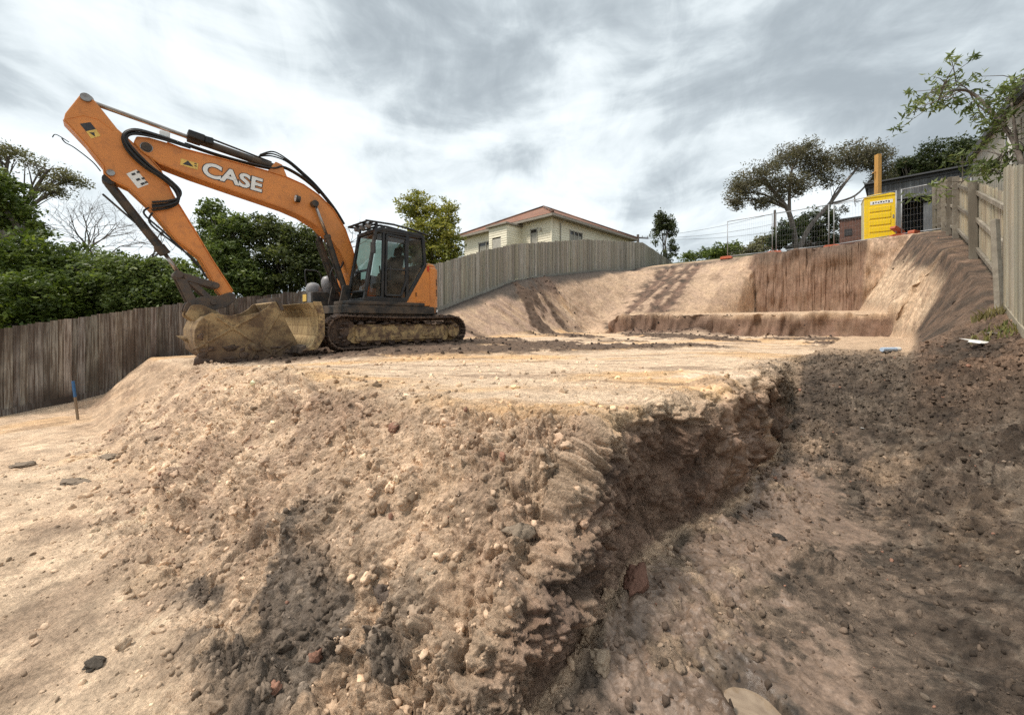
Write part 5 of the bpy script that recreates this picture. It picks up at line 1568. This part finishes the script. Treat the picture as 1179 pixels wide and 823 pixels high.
def leaves(name, centers, radii, per, spread, size, pal, parent, r, aspect=.5, droop=0.0, jitter=.35):
    """centers: (n,3) clump centres; per leaves each"""
    nC = len(centers)
    tot = nC * per
    ci = np.repeat(np.arange(nC), per)
    off = r.normal(size=(tot, 3)); off *= (r.random((tot, 1)) ** .4) / (np.linalg.norm(off, axis=1, keepdims=True) + 1e-6)
    sp = spread * (.6 + .8 * r.random(nC))[ci][:, None]
    Pn = centers[ci] + off * sp * np.array([1, 1, .75])
    ax = r.normal(size=(tot, 3)); ax[:, 2] = ax[:, 2] * .7 - droop; ax /= np.linalg.norm(ax, axis=1, keepdims=True)
    nb = off * .8 + r.normal(size=(tot, 3)) * .6 + np.array([0, 0, .8 - droop]); sd = np.cross(ax, nb); sd /= (np.linalg.norm(sd, axis=1, keepdims=True) + 1e-6)
    L = size * (.6 + .8 * r.random(tot))[:, None]; Wd = L * aspect
    cv = np.cross(sd, ax) * L * .12
    V = np.stack([Pn - ax * L * .5, Pn + sd * Wd * .5 - cv, Pn + ax * L * .5, Pn - sd * Wd * .5 - cv], 1).reshape(-1, 3)
    Qd = np.arange(tot * 4).reshape(-1, 4)
    pal = np.array(pal) * 1.4 * np.array([1.1, 1.0, .82])
    cb_ = r.random(nC)[ci]; k = np.clip(cb_ * .55 + .45 * r.random(tot), 0, .999) * (len(pal) - 1)
    i0 = k.astype(int); f = (k - i0)[:, None]
    cl_ = pal[i0] * (1 - f) + pal[np.minimum(i0 + 1, len(pal) - 1)] * f
    cl_ = cl_ * (1 + jitter * (r.random((tot, 1)) - .5))
    o = np_mesh(name, V, Qd, LEAF, parent, attrs=[('tint', 'FLOAT_COLOR', 'FACE', np.concatenate([cl_, np.ones((tot, 1))], 1))])
    return o


def tree(name, label, base, blobs, n_cl, per, spread, size, pal, trunk_r=.2, group=None, seed=1, bark='bark', limbs=True, aspect=.5, shell=.55, droop=0.0, twigs=40, trunks=None, cat='tree', fork=.35):
    r = np.random.default_rng(seed); rr = random.Random(seed)
    base = Vector(base)
    e = empty(name, base, 0, label, cat, group)
    B_ = [(Vector(b_[0]) - base, b_[1]) for b_ in blobs]
    vol = np.array([b_[1][0] * b_[1][1] * b_[1][2] for b_ in B_]) ** .67; vol = vol / vol.sum()
    cs = []
    for (c, rad), v in zip(B_, vol):
        k = max(3, int(n_cl * v))
        d = r.normal(size=(k, 3)); d /= np.linalg.norm(d, axis=1, keepdims=True)
        rr_ = (shell + (1 - shell) * r.random(k)) ** .8
        wob = 1 + .25 * vnoise(d[:, 0] * 2 + seed, d[:, 1] * 2, d[:, 2] * 2, seed)
        cs.append(np.array(c)[None] + d * (rr_ * wob)[:, None] * np.array(rad)[None])
    cs = np.concatenate(cs)
    # uneven gaps
    g = vnoise(cs[:, 0] * .55 + seed, cs[:, 1] * .55, cs[:, 2] * .7, seed + 3)
    cs = cs[g > -.42]
    leaves('crown', cs, None, per, spread, size, pal, e, r, aspect, droop)
    mb = MB()
    tk = trunks or [((0, 0, 0), None)]
    top = sum((c * v for (c, _), v in zip(B_, vol)), Vector())
    fk = top * fork
    fk.z = top.z * fork
    if not trunks:
        mb.tube(spline([(0, 0, -.3), (fk.x * .4, fk.y * .4, fk.z * .5), tuple(fk), tuple(fk.lerp(top, .5))], 5), list(np.linspace(trunk_r, trunk_r * .45, 16)), 9)
        starts = [(fk, trunk_r * .5)] * len(B_)
    else:
        starts = []
        for (pts, tr_) in trunks:
            sp_ = spline([Vector(p) - base for p in pts], 6)
            mb.tube(sp_, list(np.linspace(tr_, tr_ * .4, len(sp_))), 10)
        for c, rad in B_:
            ends = [(sp2, tr_) for (pts, tr_) in trunks for sp2 in [Vector(p) - base for p in pts[len(pts) // 2:]]]
            q = min(ends, key=lambda q_: (q_[0] - c).length + (0 if q_[0].z < c.z else 2)); starts.append((q[0], q[1] * .42))
    for (c, rad), (st, r0) in zip(B_, starts):
        mid = st.lerp(c, .5) + Vector((rr.uniform(-.1, .1), rr.uniform(-.1, .1), .12)) * (c - st).length
        sp_ = spline([st, mid, c], 5)
        mb.tube(sp_, list(np.linspace(r0, r0 * .35, len(sp_))), 6)
        for _ in range(max(2, int(twigs / len(B_)))):
            q = sp_[rr.randint(3, len(sp_) - 1)]
            d = Vector(r.normal(size=3)).normalized(); t_ = c + Vector((d.x * rad[0], d.y * rad[1], abs(d.z) * rad[2] * .9)) * rr.uniform(.5, .95)
            m_ = q.lerp(t_, .5) + Vector((0, 0, .08)) * (t_ - q).length
            mb.tube(spline([q, m_, t_], 3), list(np.linspace(r0 * .28, r0 * .07, 7)), 4, cap=False)
    mb.build('trunk', bark, e, smooth=True)
    return e


def PX(px, py, y):
    """point seen at a photo pixel, at distance y"""
    return Vector(((px - 589.5) / 450 * y, y, EYE + (370 - py) / 450 * y))


G_deep = [(.025, .042, .010), (.05, .08, .018), (.09, .13, .028), (.15, .20, .045)]
G_mid = [(.03, .05, .016), (.06, .09, .028), (.10, .14, .045), (.15, .19, .07)]
G_yel = [(.05, .065, .015), (.11, .13, .03), (.20, .21, .05), (.28, .27, .09)]
G_gum = [(.042, .042, .034), (.068, .068, .052), (.098, .098, .075), (.14, .128, .10)]
G_dark = [(.012, .02, .01), (.022, .036, .016), (.04, .055, .022)]
G_grey = [(.06, .065, .042), (.10, .105, .065), (.14, .145, .085)]


def B(px, py, y, rx, ry, dy=None):
    """crown lobe given by where it shows and its pixel radii"""
    return (PX(px, py, y), (rx * y / 450, (dy or rx) * y / 450, ry * y / 450))


def gnd(v): return (v.x, v.y, gz(v.x, v.y))


TG = 'leafy trees behind the dark fence'
tree('broadleaf_tree', 'big dense green tree filling the corner above the dark fence', gnd(PX(20, 400, 13.5)), [B(-25, 260, 13.5, 55, 66), B(30, 305, 13.2, 50, 42), B(-50, 330, 13, 60, 60), B(50, 350, 12.6, 50, 40), B(-10, 225, 14, 30, 36), B(15, 375, 12.2, 60, 35), B(60, 300, 13.5, 25, 20)], 1700, 30, .27, .14, G_deep, .3, TG, 11, shell=.5)
tree('broadleaf_tree', 'mid green rounded tree behind the dark fence, below the bare branches', gnd(PX(110, 400, 14.5)), [B(95, 310, 14.5, 45, 32), B(135, 325, 14, 45, 35), B(80, 345, 13.6, 45, 30), B(160, 345, 14.2, 35, 28)], 1100, 30, .3, .14, G_mid[:3] + [(.12, .17, .05)], .22, TG, 12)
tree('broadleaf_tree', 'lower glossy green tree behind the fence, framed by the excavator arm', gnd(PX(190, 400, 14.6)), [B(190, 320, 14.6, 30, 25), B(215, 335, 14.3, 28, 20), B(165, 350, 13.8, 30, 25)], 600, 30, .28, .13, G_mid, .18, TG, 13)
tree('umbrella_tree', 'tall dark flat topped tree leaning over the big green tree', gnd(PX(-20, 400, 24)), [B(10, 180, 24, 34, 11), B(55, 196, 24.5, 26, 9), B(82, 208, 25, 16, 7), B(-25, 172, 24, 30, 12), B(62, 220, 24.3, 16, 6)], 560, 15, .42, .15, G_grey[:2] + [(.10, .10, .055)], .35, None, 14, shell=.3, twigs=60, fork=.55)
tree('broadleaf_tree', 'slim leafy tree with a thin top poking up under the boom', gnd(PX(262, 370, 18)), [B(243, 250, 18, 12, 20), B(238, 285, 18, 14, 20), B(270, 268, 18, 22, 22), B(262, 305, 17.6, 30, 26), B(285, 325, 17.5, 26, 20)], 700, 28, .3, .16, G_mid, .16, TG, 15, shell=.4)
tree('broadleaf_tree', 'dark glossy tree between the boom and the far fence', gnd(PX(330, 370, 19)), [B(310, 272, 19, 26, 24), B(345, 282, 19, 24, 22), B(330, 310, 18.6, 36, 26), B(365, 305, 19, 22, 26), B(300, 330, 18.2, 26, 18), B(390, 325, 19.4, 22, 22)], 1200, 28, .32, .16, [(.02, .03, .012), (.04, .055, .02), (.07, .09, .035), (.13, .15, .07)], .2, TG, 16)
tree('broadleaf_tree', 'airy yellow green tree rising behind the excavator cab', gnd(PX(497, 330, 21)), [B(480, 240, 21, 22, 18), B(512, 248, 21, 18, 18), B(497, 268, 20.6, 34, 16), B(520, 285, 20.5, 20, 18), B(485, 290, 20.5, 24, 18), B(500, 300, 20, 28, 16)], 800, 20, .28, .15, G_yel, .16, TG, 17, shell=.3, twigs=80)
tree('gum_tree', 'brown leaved gum tree with two pale trunks behind the mesh fence', gnd(PX(915, 290, 27)),
     [B(868, 205, 27, 26, 22), B(850, 222, 26.6, 14, 16), B(846, 234, 26.5, 8, 8), B(898, 180, 27, 26, 16), B(925, 175, 27, 20, 14), B(945, 192, 27, 20, 20), B(982, 180, 27.4, 24, 16), B(1008, 182, 27.6, 20, 18), B(965, 215, 27, 18, 16), B(985, 238, 27, 14, 12), B(905, 215, 27, 28, 14), B(880, 232, 26.8, 14, 8), B(1015, 205, 27.6, 12, 14)],
     1750, 17, .42, .18, G_gum, .3, None, 18, 'barkpale', shell=.25, aspect=.32, droop=.5, twigs=130,
     trunks=[([PX(917, 292, 27), PX(913, 262, 27), PX(906, 240, 27), PX(892, 222, 27), PX(878, 205, 27)], .20), ([PX(909, 250, 27), PX(909, 220, 27), PX(912, 195, 27), PX(922, 178, 27)], .12), ([PX(919, 290, 27), PX(932, 262, 27.2), PX(955, 235, 27.2), PX(972, 212, 27.3), PX(990, 190, 27.4)], .17), ([PX(955, 235, 27.2), PX(985, 225, 27.4), PX(1008, 200, 27.6)], .09)])
tree('poplar_tree', 'narrow dark upright tree standing alone past the end of the grey fence', gnd(PX(765, 305, 36)), [B(760, 254, 36, 6, 12), B(770, 262, 36, 8, 14), B(759, 272, 36, 8, 12), B(767, 285, 36, 12, 14), B(762, 297, 36, 12, 8)], 420, 26, .34, .2, [(.025, .035, .018), (.045, .06, .03), (.08, .10, .055)], .16, None, 19, shell=.3)
HG = 'dark evergreen bushes behind the mesh fence'
tree('evergreen_bush', 'broad dark evergreen mass behind the gum tree trunks', gnd(PX(930, 285, 31)), [B(915, 262, 31, 18, 12), B(940, 255, 31, 22, 14), B(955, 270, 30.5, 22, 12), B(905, 275, 30.5, 22, 10)], 420, 24, .4, .2, G_dark + [(.06, .08, .03)], .2, HG, 20)
tree('evergreen_bush', 'small round dark bush at the foot of the thin mast', gnd(PX(897, 288, 27)), [B(897, 279, 27, 9, 8), B(903, 270, 27, 6, 7)], 130, 24, .25, .15, G_dark + [(.05, .075, .03)], .1, HG, 21, cat='bush')
BG = 'low leafy bushes on the skyline'
tree('leafy_bush', 'wispy low bush where the grey fence ends', gnd(PX(800, 303, 30)), [B(795, 295, 30, 14, 6), B(812, 292, 30, 10, 7)], 90, 14, .3, .2, G_mid, .05, BG, 22, shell=.2, cat='bush', aspect=.4)
tree('leafy_bush', 'straggly bush with big leaves above the sandy slope', gnd(PX(832, 298, 28)), [B(830, 288, 28, 14, 8), B(845, 285, 28, 10, 6), B(820, 295, 28, 12, 6)], 120, 14, .28, .22, G_deep, .05, BG, 23, shell=.2, cat='bush', aspect=.4)
# distant tree masses, each one tree
DG = 'dark trees beyond the carport and shed'
for i, (px, py, y, rx, ry, lb_) in enumerate([(1050, 194, 42, 20, 11, 'dark far tree just above the grey shed roof'), (1085, 182, 40, 26, 20, 'large dark tree rising behind the carport roof'), (1115, 178, 36, 20, 18, 'dark tree half hidden by the gum branch and house gable'), (1035, 205, 46, 16, 9, 'low dark far tree next to the tall orange post')]):
    tree('dark_tree', lb_, gnd(PX(px, 260, y)), [B(px - rx * .4, py, y, rx * .6, ry), B(px + rx * .4, py + ry * .2, y, rx * .6, ry * .9), B(px, py + ry * .8, y, rx * .9, ry * .8)], 420, 24, .6, .26, G_dark + [(.055, .065, .03)], .3, DG, 30 + i)
tree('far_tree', 'pale olive hillside tree line tip left of the mast', gnd(PX(870, 300, 60)), [B(865, 288, 60, 16, 6), B(880, 280, 60, 12, 7), B(845, 294, 60, 14, 5)], 220, 20, .7, .4, G_grey, .2, None, 40)

# bare trees: branching without leaves
def bare_tree(name, label, base, height, seed, r0=.12, spread=.5, levels=5, lean=(0, 0)):
    rr = random.Random(seed)
    e = empty(name, base, 0, label, 'tree')
    mb = MB()
    def grow(p, d, L, r, lv):
        pts = [p]; q = p.copy(); dd = d.copy()
        for _ in range(4):
            dd = (dd + Vector((rr.gauss(0, .12), rr.gauss(0, .12), rr.gauss(0, .07) + .02))).normalized(); q = q + dd * L / 4; pts.append(q.copy())
        mb.tube(pts, list(np.linspace(r, r * .6, 5)), 6 if lv > 2 else 3, cap=False)
        if lv <= 0: return
        for k in range(rr.choice((2, 3, 3))):
            a = pts[rr.choice((2, 3, 4, 4))]
            nd = (dd + Vector((rr.gauss(0, spread), rr.gauss(0, spread), rr.gauss(0, spread * .7)))).normalized()
            grow(a, nd, L * rr.uniform(.62, .85), r * .55, lv - 1)
    grow(Vector((0, 0, 0)), Vector((lean[0], lean[1], 1)).normalized(), height * .3, r0, levels)
    mb.build('branches', 'bark', e, smooth=True)
    return e
v = PX(150, 345, 17); bare_tree('bare_tree', 'leafless tree with spreading twigs seen against the sky beside the arm', (v.x, v.y, v.z - 1), 7.6, 21, .11, .6, 6, (-.25, 0))
v = PX(55, 330, 19); bare_tree('bare_tree', 'thin leafless tree between the big green tree and the flat topped tree', (v.x, v.y, v.z - 1), 7.0, 8, .10, .5, 6, (.1, 0))
v = PX(405, 300, 24); bare_tree('bare_tree', 'small bare twiggy tree top just above the excavator cab roof', (v.x, v.y, v.z - 1.5), 6.8, 33, .09, .5, 6, (0, 0))

# gum branch hanging over the timber fence
r = np.random.default_rng(77); rr = random.Random(77)
p = W(12.3, 1.6); b0 = Vector((p.x, p.y, gz(p.x, p.y)))
e = empty('young_gum_tree', b0, 0, 'young gum tree with long drooping leaves arching over the timber fence', 'tree')
mb = MB(); cs = []
def limb(pts, r0, spots):
    P_ = [v - b0 for v in pts]; sp_ = spline(P_, 6)
    mb.tube(sp_, list(np.linspace(r0, r0 * .25, len(sp_))), 7)
    for k in range(spots):
        q = sp_[rr.randint(len(sp_) // 3, len(sp_) - 1)]
        t_ = q + Vector((rr.gauss(0, .35), rr.gauss(0, .35), rr.gauss(0, .22)))
        mb.tube([q, q.lerp(t_, .5) + Vector((0, 0, .06)), t_], [.012, .008, .004], 4, cap=False); cs.append(tuple(t_))
limb([b0 + Vector((0, 0, 0)), PX(1178, 215, 7.9), PX(1172, 175, 8.2), PX(1152, 140, 8.6), PX(1120, 108, 9.0), PX(1098, 104, 8.9), PX(1080, 116, 8.8)], .06, 30)
limb([PX(1152, 140, 8.6), PX(1125, 120, 9.1), PX(1110, 100, 9.0), PX(1085, 100, 8.9)], .02, 16)
limb([PX(1172, 175, 8.2), PX(1168, 145, 8.2), PX(1165, 110, 8.6), PX(1178, 95, 8.2), PX(1192, 85, 8.0)], .03, 26)
limb([PX(1172, 175, 8.2), PX(1160, 175, 8.3), PX(1145, 190, 8.5), PX(1135, 200, 8.6)], .02, 16)
limb([PX(1176, 205, 8.0), PX(1150, 200, 8.4), PX(1115, 205, 8.8), PX(1100, 220, 8.9)], .016, 8)
mb.build('trunk', 'bark', e, smooth=True)
cs = np.array(cs)
leaves('crown', cs, None, 16, .20, .17, [(.035, .055, .022), (.07, .10, .04), (.11, .15, .065), (.17, .21, .11)], e, r, .24, droop=.7)

# weeds at the fence and grass
def weeds(name, label, x, y, n_, h, sp, seed, pal, kind=None, cat='weed'):
    r = np.random.default_rng(seed)
    V = []; Qs = []; Cc = []
    for k in range(n_):
        a = r.random() * 6.28; rad = sp * r.random() ** .6
        bx_, by_ = x + rad * math.cos(a), y + rad * math.sin(a); bz_ = surf_z(bx_, by_)
        hh = h * (.4 + .8 * r.random()); ln = r.normal(size=2) * .35 * hh; w_ = .006 + .01 * r.random(); a2 = r.random() * 3.14
        dx, dy = math.cos(a2) * w_, math.sin(a2) * w_
        o = len(V)
        V += [(bx_ - dx - x, by_ - dy - y, bz_ - .01), (bx_ + dx - x, by_ + dy - y, bz_ - .01), (bx_ + dx * .8 + ln[0] * .5 - x, by_ + dy * .8 + ln[1] * .5 - y, bz_ + hh * .6), (bx_ + ln[0] - x, by_ + ln[1] - y, bz_ + hh)]
        Qs.append((o, o + 1, o + 2, o + 3)); c = np.array(pal[r.integers(len(pal))]) * (.7 + .6 * r.random()); Cc.append((*c, 1))
    o = np_mesh(name, np.array(V), np.array(Qs), LEAF, None, attrs=[('tint', 'FLOAT_COLOR', 'FACE', np.array(Cc))])
    o.location = (x, y, 0)
    tag(o, label, None if kind else cat, None, kind)
weeds('weed_tuft', 'tuft of yellow green weeds at the base of the tall fence panel', 6.35, 5.05, 150, .08, .28, 3, [(.10, .12, .035), (.20, .19, .06), (.26, .22, .10)])
weeds('weed_tuft', 'small dry weed tuft against the foot of the fence post', 6.9, 5.6, 120, .12, .2, 4, [(.16, .14, .06), (.26, .22, .10)])


# ------------------------------------------------------------------ CAMERA, SKY, SUN
cam = bpy.data.cameras.new('camera'); co = bpy.data.objects.new('camera', cam); C.objects.link(co)
co.location = (0, 0, EYE); co.rotation_euler = (math.radians(90), 0, 0)
cam.sensor_width = 36; cam.lens = 36 * 450 / 1179; cam.shift_y = -41.5 / 1179
cam.clip_start = .05; cam.clip_end = 3000
sc = bpy.context.scene
sc.camera = co
SUN_EL, SUN_AZ = math.radians(57), math.radians(258)   # azimuth clockwise from +Y
sd = Vector((math.sin(SUN_AZ) * math.cos(SUN_EL), math.cos(SUN_AZ) * math.cos(SUN_EL), math.sin(SUN_EL)))
ld = bpy.data.lights.new('sun', 'SUN'); lo = bpy.data.objects.new('sun', ld); C.objects.link(lo)
ld.energy = 1.5; ld.angle = math.radians(12); ld.color = (1, .92, .82)
lo.rotation_euler = sd.to_track_quat('Z', 'Y').to_euler()
lo.location = (-20, -20, 40)

w = bpy.data.worlds.new('World'); sc.world = w; w.use_nodes = True
n = w.node_tree.nodes; l = w.node_tree.links
bg = n['Background']; bg.inputs[1].default_value = .1
sky = n.new('ShaderNodeTexSky'); sky.sky_type = 'NISHITA'; sky.sun_disc = False
sky.sun_elevation = SUN_EL; sky.sun_rotation = SUN_AZ
tc = n.new('ShaderNodeTexCoord'); sp = n.new('ShaderNodeSeparateXYZ'); l.new(tc.outputs['Generated'], sp.inputs[0])


def mth(op, a, b=None, c=None):
    x = n.new('ShaderNodeMath'); x.operation = op
    for i, v in enumerate((a, b, c)):
        if v is None: continue
        if hasattr(v, 'is_linked'): l.new(v, x.inputs[i])
        else: x.inputs[i].default_value = v
    return x.outputs[0]


zz = mth('MAXIMUM', sp.outputs[2], 0.0)
den = mth('ADD', zz, .7)
cx_ = mth('DIVIDE', sp.outputs[0], den); cy_ = mth('DIVIDE', sp.outputs[1], den)
cb = n.new('ShaderNodeCombineXYZ'); l.new(cx_, cb.inputs[0]); l.new(cy_, cb.inputs[1])


def cloudnoise(scale, detail, rgh, rot, stretch, off, dist=0.0):
    mp = n.new('ShaderNodeMapping'); mp.inputs['Rotation'].default_value = (0, 0, math.radians(rot)); mp.inputs['Scale'].default_value = stretch; mp.inputs['Location'].default_value = off
    l.new(cb.outputs[0], mp.inputs[0])
    x = n.new('ShaderNodeTexNoise'); x.inputs['Scale'].default_value = scale; x.inputs['Detail'].default_value = detail
    x.inputs['Roughness'].default_value = rgh; x.inputs['Distortion'].default_value = dist
    l.new(mp.outputs[0], x.inputs['Vector'])
    return x.outputs[0]


def skynoise(scale, detail, rgh, rot, stretch, off, dist=0.0):
    mp = n.new('ShaderNodeMapping'); mp.inputs['Rotation'].default_value = [math.radians(a) for a in rot]; mp.inputs['Scale'].default_value = stretch; mp.inputs['Location'].default_value = off
    l.new(tc.outputs['Generated'], mp.inputs[0])
    x = n.new('ShaderNodeTexNoise'); x.inputs['Scale'].default_value = scale; x.inputs['Detail'].default_value = detail
    x.inputs['Roughness'].default_value = rgh; x.inputs['Distortion'].default_value = dist
    l.new(mp.outputs[0], x.inputs['Vector'])
    return x.outputs[0]


big = skynoise(1.5, 3, .5, (0, 14, 0), (1, 1, 2.2), (3.1, 1.7, .4), .3)
midn = skynoise(3.0, 7, .55, (8, 18, 0), (1, 1, 2.6), (7.3, 2.2, 1.1), .45)
fin = cloudnoise(8, 8, .62, 30, (1.2, .85, 1), (1.3, 5.2, 0), .6)
d1 = mth('MULTIPLY_ADD', midn, .75, mth('MULTIPLY', big, .85))
d1 = mth('MULTIPLY_ADD', fin, .30, d1)
mr_ = n.new('ShaderNodeMapRange'); mr_.interpolation_type = 'SMOOTHSTEP'; l.new(d1, mr_.inputs[0]); mr_.inputs[1].default_value = .72; mr_.inputs[2].default_value = 1.14; d1 = mr_.outputs[0]
cl = ramp(n, l, d1, [(.0, (3.5, 4.0, 4.4)), (.35, (5.0, 5.6, 6.0)), (.60, (6.5, 7.15, 7.5)), (1.0, (8.4, 9.0, 9.3))])
# ramp colours above 1 are stored as given; brighter towards the zenith as real overcast is
zb = ramp(n, l, sp.outputs[2], [(0.0, .50), (.22, .48), (.62, .46), (.85, .58), (1.0, .62)])
cl = mixc(n, l, 1.0, cl, zb, 'MULTIPLY')
hole = ramp(n, l, mth('MULTIPLY_ADD', fin, .35, cloudnoise(1.1, 4, .5, 10, (1, 1, 1), (5.6, .4, 0))), [(.36, .55), (.46, 0)])
skyc = mixc(n, l, 1.0, sky.outputs[0], (1.0, 1.0, 1.0), 'MULTIPLY')
fc = mixc(n, l, hole, cl, skyc)
l.new(fc, bg.inputs[0])

sc.view_settings.view_transform = 'Standard'; sc.view_settings.look = 'None'
sc.view_settings.exposure = 1.38; sc.view_settings.gamma = 1
sc.render.engine = 'CYCLES'
sc.cycles.max_bounces = 6; sc.cycles.transparent_max_bounces = 24
sc.cycles.use_denoising = False
try:
    sc.cycles.denoiser = 'OPENIMAGEDENOISE'; sc.cycles.denoising_input_passes = 'RGB_ALBEDO_NORMAL'; sc.cycles.denoising_prefilter = 'NONE'
except Exception: pass
